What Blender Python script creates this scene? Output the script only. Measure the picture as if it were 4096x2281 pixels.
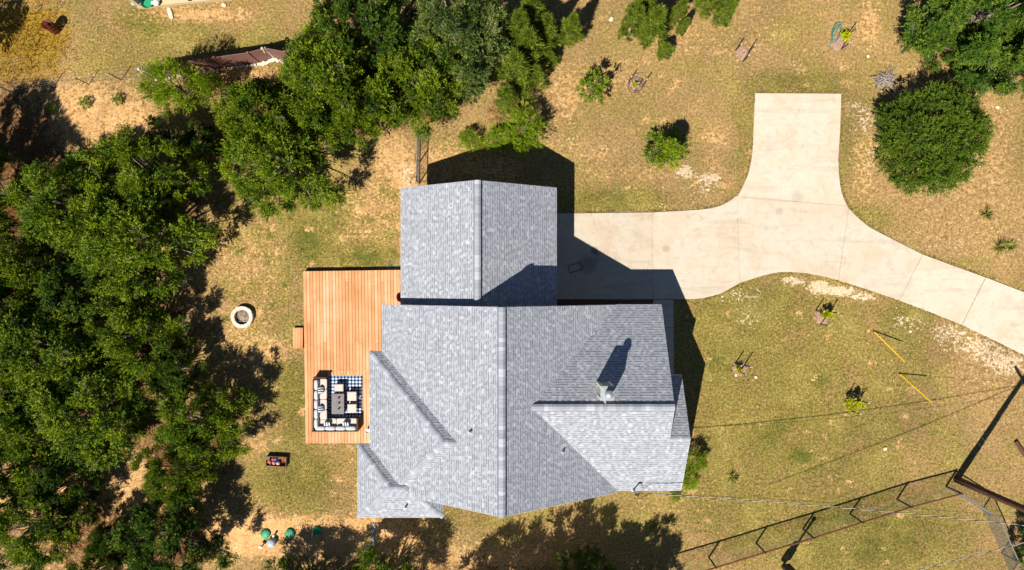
import bpy, bmesh, math, random
import numpy as np
from mathutils import Vector, Matrix, noise as mnoise

for _o in list(bpy.data.objects):
    bpy.data.objects.remove(_o)
SC = bpy.context.scene
COL = SC.collection
random.seed(7)
RNG = np.random.default_rng(7)

# ------------------------------------------------------------------ camera, sky, sun, exposure
H, F = 42.0, 2900.0                      # drone height (m), focal length in photo pixels (4096 wide)
cam_d = bpy.data.cameras.new('drone_camera')
cam = bpy.data.objects.new('drone_camera', cam_d)
COL.objects.link(cam)
cam.location = (0, 0, H)
cam.rotation_euler = (0, 0, 0)
cam_d.sensor_width = 36.0
cam_d.lens = 36.0 * F / 4096.0
cam_d.clip_end = 3000
SC.camera = cam

SUN_EL, SUN_AZ = math.radians(53.3), math.radians(33.5)   # shadows fall up and to the right
wd = bpy.data.worlds.new('World')
SC.world = wd
wd.use_nodes = True
nt = wd.node_tree
sky = nt.nodes.new('ShaderNodeTexSky')
sky.sky_type = 'NISHITA'
sky.sun_disc = False
sky.sun_elevation = SUN_EL
sky.sun_rotation = math.pi + SUN_AZ
sky.air_density = 0.75
sky.dust_density = 0.0
sky.ozone_density = 3.0
nt.links.new(sky.outputs[0], nt.nodes['Background'].inputs[0])
nt.nodes['Background'].inputs[1].default_value = 0.05
sun_d = bpy.data.lights.new('sun', 'SUN')
sun_d.energy = 5.0
sun_d.angle = math.radians(0.5)
sun_d.color = (1.0, 0.93, 0.82)
sun = bpy.data.objects.new('sun', sun_d)
COL.objects.link(sun)
_d = Vector((math.sin(SUN_AZ) * math.cos(SUN_EL), math.cos(SUN_AZ) * math.cos(SUN_EL), -math.sin(SUN_EL)))
sun.rotation_euler = (-_d).to_track_quat('Z', 'Y').to_euler()
sun.location = (-20, -30, 60)
SC.view_settings.view_transform = 'Standard'
SC.view_settings.look = 'None'
SC.view_settings.exposure = 0.85
SC.view_settings.gamma = 1.0
SC.view_settings.use_curve_mapping = False
SC.render.engine = 'CYCLES'

# ------------------------------------------------------------------ helpers
def P(u, v, h=0.0):
    """photo pixel -> point at height h"""
    k = (H - h) / F
    return Vector(((u - 2048.0) * k, (1140.5 - v) * k, h))

def PX(r, h=0.0):
    return r * (H - h) / F

class MB:
    """collects geometry, builds ONE mesh object"""
    def __init__(self):
        self.v, self.f, self.s, self.m = [], [], [], []
    def poly(self, pts, shade=0.5, mi=0):
        b = len(self.v)
        self.v += [tuple(p) for p in pts]
        self.f.append(tuple(range(b, b + len(pts))))
        self.s.append(shade); self.m.append(mi)
    def add(self, vs, fs, shade=0.5, mi=0):
        b = len(self.v)
        self.v += [tuple(p) for p in vs]
        for f in fs:
            self.f.append(tuple(i + b for i in f)); self.s.append(shade); self.m.append(mi)
    def box(self, c, size, rz=0.0, shade=0.5, mi=0, taper=1.0, M=None):
        x, y, z = size[0] / 2, size[1] / 2, size[2] / 2
        vs = [Vector((sx * x * (taper if sz > 0 else 1), sy * y * (taper if sz > 0 else 1), sz * z))
              for sz in (-1, 1) for sx, sy in ((-1, -1), (1, -1), (1, 1), (-1, 1))]
        R = M if M is not None else Matrix.Rotation(rz, 3, 'Z')
        c = Vector(c)
        self.add([R @ p + c for p in vs],
                 [(3, 2, 1, 0), (4, 5, 6, 7), (0, 1, 5, 4), (1, 2, 6, 5), (2, 3, 7, 6), (3, 0, 4, 7)], shade, mi)
    def bbox(self, c, size, bev=0.01, rz=0.0, shade=0.5, mi=0):
        """box with chamfered top edges"""
        x, y, z = size[0] / 2, size[1] / 2, size[2] / 2
        R = Matrix.Rotation(rz, 3, 'Z'); c = Vector(c)
        rings = [(x, y, -z), (x, y, z - bev), (x - bev, y - bev, z)]
        vs = []
        for a, b, zz in rings:
            vs += [R @ Vector((sx * a, sy * b, zz)) + c for sx, sy in ((-1, -1), (1, -1), (1, 1), (-1, 1))]
        fs = [(3, 2, 1, 0), (8, 9, 10, 11)]
        for k in (0, 4):
            for i in range(4):
                j = (i + 1) % 4
                fs.append((k + i, k + j, k + 4 + j, k + 4 + i))
        self.add(vs, fs, shade, mi)
    def tube(self, pts, r, n=6, shade=0.5, mi=0, cap=True):
        pts = [Vector(p) for p in pts]
        rs = r if isinstance(r, (list, tuple)) else [r] * len(pts)
        vs = []
        prev = None
        for i, p in enumerate(pts):
            t = (pts[min(i + 1, len(pts) - 1)] - pts[max(i - 1, 0)])
            if t.length < 1e-9: t = Vector((0, 0, 1))
            t.normalize()
            if prev is None:
                a = t.cross(Vector((0, 0, 1)))
                if a.length < 1e-3: a = Vector((1, 0, 0))
                a.normalize()
            else:
                a = prev - t * prev.dot(t)
                if a.length < 1e-6: a = t.orthogonal()
                a.normalize()
            prev = a
            b = t.cross(a)
            for k in range(n):
                an = 2 * math.pi * k / n
                vs.append(p + (a * math.cos(an) + b * math.sin(an)) * rs[i])
        fs = []
        for i in range(len(pts) - 1):
            for k in range(n):
                k2 = (k + 1) % n
                fs.append((i * n + k, i * n + k2, (i + 1) * n + k2, (i + 1) * n + k))
        if cap:
            fs.append(tuple(range(n - 1, -1, -1)))
            fs.append(tuple(range((len(pts) - 1) * n, len(pts) * n)))
        self.add(vs, fs, shade, mi)
    def lathe(self, c, prof, n=24, shade=0.5, mi=0):
        c = Vector(c); vs = []; fs = []
        for r, z in prof:
            for k in range(n):
                a = 2 * math.pi * k / n
                vs.append(c + Vector((r * math.cos(a), r * math.sin(a), z)))
        for i in range(len(prof) - 1):
            for k in range(n):
                k2 = (k + 1) % n
                fs.append((i * n + k, i * n + k2, (i + 1) * n + k2, (i + 1) * n + k))
        self.add(vs, fs, shade, mi)
    def ball(self, c, r, n=16, m=10, shade=0.5, mi=0, e=1.0, sc=(1, 1, 1), R=None):
        """superellipsoid; e<1 is boxy"""
        c = Vector(c)
        def sp(x, p): return math.copysign(abs(x) ** p, x)
        vs = []
        for i in range(m + 1):
            th = math.pi * i / m - math.pi / 2
            for k in range(n):
                a = 2 * math.pi * k / n
                p = Vector((sp(math.cos(th), e) * sp(math.cos(a), e) * sc[0] * r,
                            sp(math.cos(th), e) * sp(math.sin(a), e) * sc[1] * r,
                            sp(math.sin(th), e) * sc[2] * r))
                if R is not None: p = R @ p
                vs.append(p + c)
        fs = []
        for i in range(m):
            for k in range(n):
                k2 = (k + 1) % n
                fs.append((i * n + k, i * n + k2, (i + 1) * n + k2, (i + 1) * n + k))
        self.add(vs, fs, shade, mi)
    def prism(self, pts, z0, z1, shade=0.5, mi=0):
        n = len(pts)
        ar = sum(pts[i][0] * pts[(i + 1) % n][1] - pts[(i + 1) % n][0] * pts[i][1] for i in range(n))
        if ar < 0: pts = pts[::-1]
        vs = [(p[0], p[1], z0) for p in pts] + [(p[0], p[1], z1) for p in pts]
        fs = [tuple(range(n - 1, -1, -1)), tuple(range(n, 2 * n))]
        for i in range(n):
            j = (i + 1) % n
            fs.append((i, j, n + j, n + i))
        self.add(vs, fs, shade, mi)
    def build(self, name, mats, parent=None, smooth=False, loc=None):
        off = Vector((0, 0, 0))
        if parent is not None: off = wloc(parent)
        if loc is not None: off = Vector(loc)
        me = bpy.data.meshes.new(name)
        if off.length > 0:
            vs = [(p[0] - off.x, p[1] - off.y, p[2] - off.z) for p in self.v]
        else:
            vs = self.v
        me.from_pydata(vs, [], self.f)
        a = me.attributes.new('shade', 'FLOAT', 'FACE')
        a.data.foreach_set('value', np.array(self.s, dtype=np.float32))
        if not isinstance(mats, (list, tuple)): mats = [mats]
        for m in mats: me.materials.append(m)
        if len(mats) > 1:
            me.polygons.foreach_set('material_index', np.array(self.m, dtype=np.int32))
        if smooth:
            me.polygons.foreach_set('use_smooth', np.ones(len(self.f), dtype=bool))
        me.update()
        o = bpy.data.objects.new(name, me)
        COL.objects.link(o)
        if parent is not None: o.parent = parent
        if loc is not None: o.location = Vector(loc) - (wloc(parent) if parent is not None else Vector((0, 0, 0)))
        return o

def wloc(o):
    p = Vector(o.location)
    while o.parent is not None:
        o = o.parent
        p += Vector(o.location)
    return p

def tag(o, label=None, cat=None, group=None, kind=None):
    if label: o['label'] = label
    if cat: o['category'] = cat
    if group: o['group'] = group
    if kind: o['kind'] = kind
    return o

def thing(name, label, cat, loc=(0, 0, 0), group=None):
    o = bpy.data.objects.new(name, None)
    o.empty_display_size = 0.2
    COL.objects.link(o)
    o.location = loc
    return tag(o, label, cat, group)

def copy_tree(root, loc, rz=0.0, scale=(1, 1, 1)):
    r = root.copy(); COL.objects.link(r)
    r.location = loc; r.rotation_euler = (0, 0, rz); r.scale = scale
    for ch in root.children:
        c = ch.copy(); COL.objects.link(c); c.parent = r
        for g in ch.children:
            d = g.copy(); COL.objects.link(d); d.parent = c
    return r

# ------------------------------------------------------------------ materials
def newmat(name):
    m = bpy.data.materials.new(name); m.use_nodes = True
    n = m.node_tree
    return m, n, n.nodes['Principled BSDF'], n.links

def N(nt, typ, **kw):
    n = nt.nodes.new(typ)
    for k, v in kw.items(): setattr(n, k, v)
    return n

def ramp(nt, stops, interp='LINEAR'):
    r = nt.nodes.new('ShaderNodeValToRGB')
    r.color_ramp.interpolation = interp
    els = r.color_ramp.elements
    while len(els) < len(stops): els.new(0.5)
    for e, (p, c) in zip(els, stops):
        e.position = p; e.color = (c[0], c[1], c[2], 1)
    return r

def mixc(nt, a, b, fac, blend='MIX'):
    m = nt.nodes.new('ShaderNodeMix'); m.data_type = 'RGBA'; m.blend_type = blend
    for sock, val in ((m.inputs[6], a), (m.inputs[7], b), (m.inputs[0], fac)):
        if hasattr(val, 'is_linked') or hasattr(val, 'links'): nt.links.new(val, sock)
        elif isinstance(val, (tuple, list)): sock.default_value = (val[0], val[1], val[2], 1)
        else: sock.default_value = val
    return m.outputs[2]

def noise_node(nt, vec, scale, detail=4.0, rough=0.55, dist=0.0):
    n = nt.nodes.new('ShaderNodeTexNoise')
    n.inputs['Scale'].default_value = scale
    n.inputs['Detail'].default_value = detail
    n.inputs['Roughness'].default_value = rough
    n.inputs['Distortion'].default_value = dist
    if vec is not None: nt.links.new(vec, n.inputs['Vector'])
    return n.outputs['Fac']

def maths(nt, op, a, b=None, c=None, clamp=False):
    m = nt.nodes.new('ShaderNodeMath'); m.operation = op; m.use_clamp = clamp
    for i, x in enumerate((a, b, c)):
        if x is None: continue
        if hasattr(x, 'links'): nt.links.new(x, m.inputs[i])
        else: m.inputs[i].default_value = x
    return m.outputs[0]

def smooth(nt, x, lo, hi):
    m = nt.nodes.new('ShaderNodeMapRange'); m.interpolation_type = 'SMOOTHSTEP'
    nt.links.new(x, m.inputs[0]); m.inputs[1].default_value = lo; m.inputs[2].default_value = hi
    return m.outputs[0]

def coords(nt, which='Object'):
    return nt.nodes.new('ShaderNodeTexCoord').outputs[which]

def gpos(nt):
    return nt.nodes.new('ShaderNodeNewGeometry').outputs['Position']

def bump(nt, bsdf, h, strength=0.3, dist=0.02):
    b = nt.nodes.new('ShaderNodeBump'); b.inputs['Strength'].default_value = strength
    b.inputs['Distance'].default_value = dist
    nt.links.new(h, b.inputs['Height']); nt.links.new(b.outputs[0], bsdf.inputs['Normal'])

def simple(name, col, rough=0.7, var=0.15, scale=8.0, metal=0.0, spec=0.3, shadevar=0.0, bmp=0.0):
    m, n, b, L = newmat(name)
    f = noise_node(n, gpos(n), scale, 5)
    c = ramp(n, [(0.25, [x * (1 - var) for x in col]), (0.75, [min(1, x * (1 + var)) for x in col])])
    L.new(f, c.inputs[0])
    out = c.outputs[0]
    if shadevar:
        at = N(n, 'ShaderNodeAttribute', attribute_name='shade')
        k = maths(n, 'MULTIPLY_ADD', at.outputs['Fac'], shadevar * 2, 1 - shadevar)
        cc = n.nodes.new('ShaderNodeCombineColor')
        for i in range(3): L.new(k, cc.inputs[i])
        out = mixc(n, out, cc.outputs[0], 1.0, 'MULTIPLY')
    L.new(out, b.inputs['Base Color'])
    b.inputs['Roughness'].default_value = rough
    b.inputs['Metallic'].default_value = metal
    b.inputs['Specular IOR Level'].default_value = spec
    if bmp: bump(n, b, f, bmp, 0.02)
    return m

def leafmat(name, dark, mid, light, trans=0.07, big=0.5):
    m, n, b, L = newmat(name)
    at = N(n, 'ShaderNodeAttribute', attribute_name='shade')
    oi = n.nodes.new('ShaderNodeObjectInfo')
    f = noise_node(n, gpos(n), big, 3)
    x = maths(n, 'ADD', maths(n, 'MULTIPLY', at.outputs['Fac'], 0.75), maths(n, 'MULTIPLY_ADD', f, 0.5, -0.12))
    r = ramp(n, [(0.12, dark), (0.5, mid), (0.9, light)])
    L.new(x, r.inputs[0])
    L.new(r.outputs[0], b.inputs['Base Color'])
    b.inputs['Roughness'].default_value = 0.6
    b.inputs['Specular IOR Level'].default_value = 0.25
    t = n.nodes.new('ShaderNodeBsdfTranslucent')
    L.new(r.outputs[0], t.inputs[0])
    ms = n.nodes.new('ShaderNodeMixShader'); ms.inputs[0].default_value = trans
    L.new(b.outputs[0], ms.inputs[1]); L.new(t.outputs[0], ms.inputs[2])
    L.new(ms.outputs[0], n.nodes['Material Output'].inputs['Surface'])
    return m

# ground: colour masks (green, bare, caliche, gold) live on the sheet, broken up by noise
def ground_material():
    m, n, b, L = newmat('ground')
    pos = gpos(n)
    at = N(n, 'ShaderNodeAttribute', attribute_name='Col')
    sep = n.nodes.new('ShaderNodeSeparateColor'); L.new(at.outputs['Color'], sep.inputs[0])
    g, ba, wh, go = sep.outputs[0], sep.outputs[1], sep.outputs[2], at.outputs['Alpha']
    fine = noise_node(n, pos, 7.0, 6, 0.75)
    mid = noise_node(n, pos, 3.4, 6, 0.68)
    big = noise_node(n, pos, 0.45, 4, 0.6, 0.4)
    mid2 = noise_node(n, pos, 1.5, 5, 0.7, 0.6)
    dry = ramp(n, [(0.37, (0.14, 0.085, 0.028)), (0.5, (0.3, 0.195, 0.082)), (0.63, (0.48, 0.34, 0.185))])
    L.new(maths(n, 'ADD', maths(n, 'MULTIPLY', fine, 0.6), maths(n, 'MULTIPLY', mid, 0.4)), dry.inputs[0])
    grn = ramp(n, [(0.37, (0.06, 0.063, 0.012)), (0.5, (0.17, 0.145, 0.032)), (0.63, (0.34, 0.265, 0.092))])
    L.new(maths(n, 'ADD', maths(n, 'MULTIPLY', fine, 0.65), maths(n, 'MULTIPLY', big, 0.35)), grn.inputs[0])
    dirt = ramp(n, [(0.32, (0.28, 0.14, 0.045)), (0.5, (0.5, 0.3, 0.13)), (0.66, (0.62, 0.42, 0.22))])
    L.new(maths(n, 'ADD', maths(n, 'MULTIPLY', fine, 0.5), maths(n, 'MULTIPLY', mid2, 0.5)), dirt.inputs[0])
    cal = ramp(n, [(0.35, (0.38, 0.26, 0.14)), (0.62, (0.62, 0.5, 0.35))])
    L.new(fine, cal.inputs[0])
    gold = ramp(n, [(0.3, (0.12, 0.085, 0.01)), (0.55, (0.3, 0.185, 0.022)), (0.8, (0.44, 0.28, 0.05))])
    L.new(fine, gold.inputs[0])
    def mask(ch, nz, w=0.09, k=1.0):
        # ch shifts the threshold of the noise: 0 -> never, 1 -> always
        x = maths(n, 'ADD', nz, maths(n, 'MULTIPLY_ADD', ch, 1.0, -1.0))
        return smooth(n, x, -w, w)
    def nz(a, b2, wa):
        v = maths(n, 'ADD', maths(n, 'MULTIPLY', a, wa), maths(n, 'MULTIPLY', b2, 1 - wa))
        # spread the noise over 0..1
        return maths(n, 'MULTIPLY_ADD', v, 2.6, -0.8, clamp=True)
    gdeep = mixc(n, grn.outputs[0], (0.06, 0.085, 0.012), maths(n, 'MULTIPLY', smooth(n, maths(n, 'ADD', g, maths(n, 'MULTIPLY_ADD', mid2, 0.7, -0.35)), 0.7, 1.0), 0.75))
    c = dry.outputs[0]
    c = mixc(n, c, gdeep, mask(g, nz(mid, big, 0.62), 0.22))
    c = mixc(n, c, gold.outputs[0], mask(go, nz(mid2, fine, 0.6), 0.2))
    c = mixc(n, c, dirt.outputs[0], mask(ba, nz(mid, fine, 0.62), 0.16))
    c = mixc(n, c, cal.outputs[0], mask(wh, nz(mid, fine, 0.55), 0.1))
    fk = ramp(n, [(0.36, (0.72, 0.7, 0.66)), (0.5, (1.0, 1.0, 1.0)), (0.64, (1.2, 1.19, 1.17))]); L.new(noise_node(n, pos, 11.0, 4, 0.75), fk.inputs[0])
    c = mixc(n, c, fk.outputs[0], 1.0, 'MULTIPLY')
    sw = ramp(n, [(0.35, (0.76, 0.77, 0.76)), (0.65, (1.06, 1.03, 1.0))]); L.new(noise_node(n, pos, 0.16, 4, 0.6, 0.8), sw.inputs[0])
    c = mixc(n, c, sw.outputs[0], 1.0, 'MULTIPLY')
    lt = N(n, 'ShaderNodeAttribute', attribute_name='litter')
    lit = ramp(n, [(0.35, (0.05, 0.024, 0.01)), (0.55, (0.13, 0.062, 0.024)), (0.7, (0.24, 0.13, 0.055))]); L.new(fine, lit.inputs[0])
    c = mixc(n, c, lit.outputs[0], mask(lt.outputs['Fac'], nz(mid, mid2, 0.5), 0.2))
    L.new(c, b.inputs['Base Color'])
    b.inputs['Roughness'].default_value = 0.95
    b.inputs['Specular IOR Level'].default_value = 0.1
    bump(n, b, maths(n, 'ADD', fine, mid), 0.6, 0.05)
    return m

def concrete_material():
    m, n, b, L = newmat('concrete')
    pos = gpos(n)
    a = noise_node(n, pos, 0.55, 5, 0.6, 0.6)
    f = noise_node(n, pos, 30, 4, 0.7)
    s = noise_node(n, pos, 1.6, 6, 0.7, 1.5)
    r = ramp(n, [(0.3, (0.42, 0.34, 0.25)), (0.5, (0.455, 0.39, 0.305)), (0.7, (0.445, 0.41, 0.345))])
    L.new(a, r.inputs[0])
    c = mixc(n, r.outputs[0], (0.33, 0.25, 0.18), maths(n, 'MULTIPLY', smooth(n, s, 0.45, 0.8), 0.75))
    wv = n.nodes.new('ShaderNodeMapping'); wv.inputs['Scale'].default_value = (0.25, 2.2, 1); L.new(pos, wv.inputs[0])
    tr_ = noise_node(n, wv.outputs[0], 1.0, 4, 0.6, 0.5)
    c = mixc(n, c, (0.3, 0.255, 0.205), maths(n, 'MULTIPLY', smooth(n, tr_, 0.52, 0.7), 0.4))
    for (u, v, rr, k_) in ((2378, 1003, 0.3, 0.75), (2352, 1058, 0.75, 0.45), (2388, 1016, 0.25, 0.5), (2665, 995, 0.3, 0.3), (3190, 790, 0.5, 0.25), (3115, 845, 0.3, 0.3)):
        d_ = n.nodes.new('ShaderNodeVectorMath'); d_.operation = 'DISTANCE'
        L.new(pos, d_.inputs[0]); q_ = P(u, v, 0.06); d_.inputs[1].default_value = (q_.x, q_.y, q_.z)
        e_ = maths(n, 'ADD', d_.outputs['Value'], maths(n, 'MULTIPLY_ADD', s, 1.2 * rr, -0.6 * rr))
        mk = maths(n, 'SUBTRACT', 1.0, smooth(n, e_, rr * 0.3, rr))
        c = mixc(n, c, (0.12, 0.095, 0.085), maths(n, 'MULTIPLY', mk, k_))
    r2 = ramp(n, [(0.3, (0.9, 0.9, 0.9)), (0.7, (1.07, 1.07, 1.07))]); L.new(f, r2.inputs[0])
    c = mixc(n, c, r2.outputs[0], 1.0, 'MULTIPLY')
    at = N(n, 'ShaderNodeAttribute', attribute_name='shade')
    k = ramp(n, [(0.0, (0.86, 0.86, 0.86)), (1.0, (1.12, 1.13, 1.14))]); L.new(at.outputs['Fac'], k.inputs[0])
    c = mixc(n, c, k.outputs[0], 1.0, 'MULTIPLY')
    L.new(c, b.inputs['Base Color'])
    b.inputs['Roughness'].default_value = 0.85
    b.inputs['Specular IOR Level'].default_value = 0.2
    bump(n, b, f, 0.15, 0.01)
    return m

def shingle_material():
    m, n, b, L = newmat('asphalt_shingle')
    at = N(n, 'ShaderNodeAttribute', attribute_name='shade')
    f = noise_node(n, gpos(n), 60, 3, 0.7)
    g = noise_node(n, gpos(n), 0.8, 3, 0.6)
    r = ramp(n, [(0.0, (0.05, 0.058, 0.075)), (0.22, (0.185, 0.2, 0.232)), (0.5, (0.268, 0.286, 0.326)), (0.8, (0.335, 0.355, 0.398)), (1.0, (0.42, 0.44, 0.48))])
    L.new(at.outputs['Fac'], r.inputs[0])
    k = ramp(n, [(0.25, (0.86, 0.86, 0.86)), (0.75, (1.1, 1.1, 1.1))])
    L.new(maths(n, 'ADD', maths(n, 'MULTIPLY', f, 0.7), maths(n, 'MULTIPLY', g, 0.3)), k.inputs[0])
    L.new(mixc(n, r.outputs[0], k.outputs[0], 1.0, 'MULTIPLY'), b.inputs['Base Color'])
    b.inputs['Roughness'].default_value = 0.9
    b.inputs['Specular IOR Level'].default_value = 0.25
    bump(n, b, f, 0.25, 0.004)
    return m

def wood_material(name, c0, c1, c2):
    m, n, b, L = newmat(name)
    pos = gpos(n)
    mp = n.nodes.new('ShaderNodeMapping'); mp.inputs['Scale'].default_value = (18, 1.1, 4)
    L.new(pos, mp.inputs[0])
    g = noise_node(n, mp.outputs[0], 2.0, 6, 0.65, 0.4)
    blot = noise_node(n, pos, 0.9, 3, 0.6)
    at = N(n, 'ShaderNodeAttribute', attribute_name='shade')
    x = maths(n, 'ADD', maths(n, 'MULTIPLY', g, 0.35), maths(n, 'ADD', maths(n, 'MULTIPLY', at.outputs['Fac'], 0.55), maths(n, 'MULTIPLY_ADD', blot, 0.7, -0.32)))
    r = ramp(n, [(0.1, c0), (0.45, c1), (0.85, c2)])
    L.new(x, r.inputs[0])
    L.new(r.outputs[0], b.inputs['Base Color'])
    b.inputs['Roughness'].default_value = 0.75
    b.inputs['Specular IOR Level'].default_value = 0.2
    bump(n, b, g, 0.2, 0.005)
    return m

def gingham_material(per):
    m, n, b, L = newmat('gingham_cloth')
    co = coords(n)
    sx = n.nodes.new('ShaderNodeSeparateXYZ'); L.new(co, sx.inputs[0])
    def sq(v):
        return maths(n, 'GREATER_THAN', maths(n, 'FRACT', maths(n, 'MULTIPLY', v, 1.0 / per)), 0.5)
    s = maths(n, 'ADD', sq(sx.outputs[0]), sq(sx.outputs[1]))
    r = ramp(n, [(0.0, (0.55, 0.56, 0.58)), (0.34, (0.06, 0.125, 0.24)), (0.75, (0.006, 0.01, 0.024))], 'CONSTANT')
    L.new(maths(n, 'MULTIPLY', s, 0.5), r.inputs[0])
    L.new(r.outputs[0], b.inputs['Base Color'])
    b.inputs['Roughness'].default_value = 0.9
    return m

def stripe_material(per, axis):
    m, n, b, L = newmat('striped_cloth')
    sx = n.nodes.new('ShaderNodeSeparateXYZ'); L.new(coords(n), sx.inputs[0])
    f = maths(n, 'FRACT', maths(n, 'MULTIPLY_ADD', sx.outputs[axis], 1.0 / per, 0.25))
    r = ramp(n, [(0.0, (0.55, 0.56, 0.58)), (0.5, (0.02, 0.045, 0.11))], 'CONSTANT')
    L.new(f, r.inputs[0]); L.new(r.outputs[0], b.inputs['Base Color'])
    b.inputs['Roughness'].default_value = 0.9
    return m

M = {}
M['ground'] = ground_material()
M['concrete'] = concrete_material()
M['shingle'] = shingle_material()
M['deck'] = wood_material('cedar_deck', (0.37, 0.15, 0.055), (0.51, 0.25, 0.115), (0.63, 0.385, 0.24))
M['brownwood'] = wood_material('brown_wood', (0.05, 0.025, 0.015), (0.09, 0.05, 0.03), (0.15, 0.09, 0.06))
M['white'] = simple('white_paint', (0.55, 0.55, 0.53), 0.6, 0.06, 5)
M['pan'] = simple('dull_sheet_metal', (0.24, 0.28, 0.29), 0.6, 0.2, 7)
M['trim'] = simple('pale_trim', (0.4, 0.42, 0.43), 0.6, 0.08, 4)
M['siding'] = simple('tan_siding', (0.3, 0.29, 0.19), 0.8, 0.08, 3)
M['galv'] = simple('galvanized_metal', (0.27, 0.29, 0.3), 0.42, 0.12, 6, metal=0.6)
M['galvlight'] = simple('brushed_flue', (0.5, 0.5, 0.54), 0.4, 0.06, 6, metal=0.7)
M['black'] = simple('black_metal', (0.02, 0.02, 0.022), 0.5, 0.2, 5)
M['darkmetal'] = simple('dark_metal', (0.045, 0.04, 0.04), 0.5, 0.25, 5, metal=0.3)
M['rust'] = simple('rusty_pipe', (0.13, 0.045, 0.02), 0.7, 0.4, 9)
M['fencewire'] = simple('fence_wire', (0.2, 0.2, 0.19), 0.5, 0.2, 4, metal=0.6)
M['greymetal'] = simple('weathered_grey_metal', (0.13, 0.135, 0.14), 0.6, 0.15, 5)
M['pole'] = simple('creosote_pole', (0.075, 0.036, 0.022), 0.85, 0.35, 6)
M['yellow'] = simple('yellow_plastic', (0.85, 0.5, 0.01), 0.4, 0.05, 3)
M['wicker'] = simple('brown_wicker', (0.06, 0.036, 0.03), 0.6, 0.35, 45, bmp=0.5)
M['cushion'] = simple('sand_cushion', (0.46, 0.41, 0.37), 0.9, 0.06, 9)
M['pillowgrey'] = simple('pale_grey_cushion', (0.42, 0.42, 0.43), 0.9, 0.1, 7, bmp=0.6)
M['tabletop'] = simple('grey_table_top', (0.125, 0.115, 0.12), 0.5, 0.3, 7)
M['block'] = simple('tan_concrete_block', (0.56, 0.475, 0.39), 0.9, 0.08, 12, shadevar=0.1, bmp=0.3)
M['ash'] = simple('ash_and_char', (0.22, 0.17, 0.13), 0.95, 0.9, 14, bmp=0.5)
M['green_plastic'] = simple('green_plastic', (0.015, 0.24, 0.11), 0.5, 0.25, 14)
M['bluegrey'] = simple('blue_grey_plastic', (0.3, 0.37, 0.4), 0.5, 0.2, 6)
M['box'] = simple('brown_wood_box', (0.16, 0.085, 0.045), 0.8, 0.3, 9)
M['red'] = simple('red_paint', (0.4, 0.035, 0.02), 0.4, 0.1, 4)
M['orange_ball'] = simple('orange_rubber', (0.36, 0.1, 0.05), 0.6, 0.1, 6)
M['maroon_ball'] = simple('pink_rubber', (0.42, 0.14, 0.13), 0.6, 0.15, 6)
M['grey_ball'] = simple('grey_rubber', (0.33, 0.3, 0.26), 0.6, 0.15, 6)
M['blue_ball'] = simple('blue_rubber', (0.05, 0.12, 0.45), 0.5, 0.3, 9)
M['barrel'] = simple('rusty_barrel', (0.10, 0.02, 0.012), 0.45, 0.5, 7)
M['brownpanel'] = simple('brown_fence_panel', (0.17, 0.085, 0.075), 0.6, 0.07, 2)
M['mulch'] = simple('wood_mulch', (0.3, 0.19, 0.135), 0.95, 0.55, 22, bmp=0.8)
M['darkmulch'] = simple('dark_mulch', (0.10, 0.05, 0.03), 0.95, 0.5, 14, bmp=0.8)
M['stone'] = simple('limestone', (0.56, 0.47, 0.36), 0.9, 0.15, 9, shadevar=0.12)
M['bark'] = simple('grey_bark', (0.24, 0.19, 0.15), 0.9, 0.35, 9)
M['deadtwig'] = simple('bleached_twig', (0.26, 0.22, 0.2), 0.9, 0.25, 9)
M['hose'] = simple('green_hose', (0.02, 0.16, 0.13), 0.5, 0.15, 5)
M['cream'] = simple('cream_paint', (0.45, 0.36, 0.22), 0.7, 0.06, 3)
M['stonewhite'] = simple('white_wire', (0.42, 0.4, 0.37), 0.5, 0.05, 3)
M['glass'] = simple('window_glass', (0.03, 0.045, 0.06), 0.1, 0.1, 2, spec=0.6)
M['juniper'] = leafmat('juniper_leaf', (0.012, 0.034, 0.002), (0.092, 0.16, 0.004), (0.25, 0.315, 0.01))
M['juniper_dark'] = leafmat('dark_juniper_leaf', (0.01, 0.032, 0.003), (0.052, 0.11, 0.007), (0.14, 0.205, 0.016))
M['juniper_grey'] = leafmat('grey_juniper_leaf', (0.02, 0.042, 0.008), (0.085, 0.135, 0.022), (0.2, 0.25, 0.055))
M['bushleaf'] = leafmat('bush_leaf', (0.012, 0.038, 0.002), (0.06, 0.11, 0.004), (0.14, 0.2, 0.009))
M['bright'] = leafmat('bright_leaf', (0.06, 0.12, 0.004), (0.17, 0.28, 0.01), (0.3, 0.4, 0.025), 0.35)
M['feather'] = leafmat('feathery_leaf', (0.09, 0.16, 0.004), (0.22, 0.33, 0.008), (0.38, 0.47, 0.02), 0.35)
M['cedar'] = leafmat('cedar_leaf', (0.035, 0.065, 0.004), (0.135, 0.195, 0.012), (0.28, 0.33, 0.04), 0.2)
M['lime'] = leafmat('lime_leaf', (0.25, 0.29, 0.004), (0.5, 0.54, 0.005), (0.65, 0.66, 0.02), 0.4)
M['yucca'] = leafmat('yucca_leaf', (0.06, 0.075, 0.01), (0.16, 0.17, 0.03), (0.42, 0.36, 0.08))
M['blade'] = leafmat('grass_blade', (0.05, 0.055, 0.01), (0.15, 0.132, 0.028), (0.31, 0.245, 0.082), 0.2)
M['straw'] = leafmat('straw_blade', (0.19, 0.115, 0.035), (0.36, 0.24, 0.1), (0.54, 0.39, 0.2), 0.2)
M['goldstraw'] = leafmat('golden_blade', (0.13, 0.10, 0.008), (0.31, 0.19, 0.02), (0.45, 0.29, 0.05), 0.2)

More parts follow.
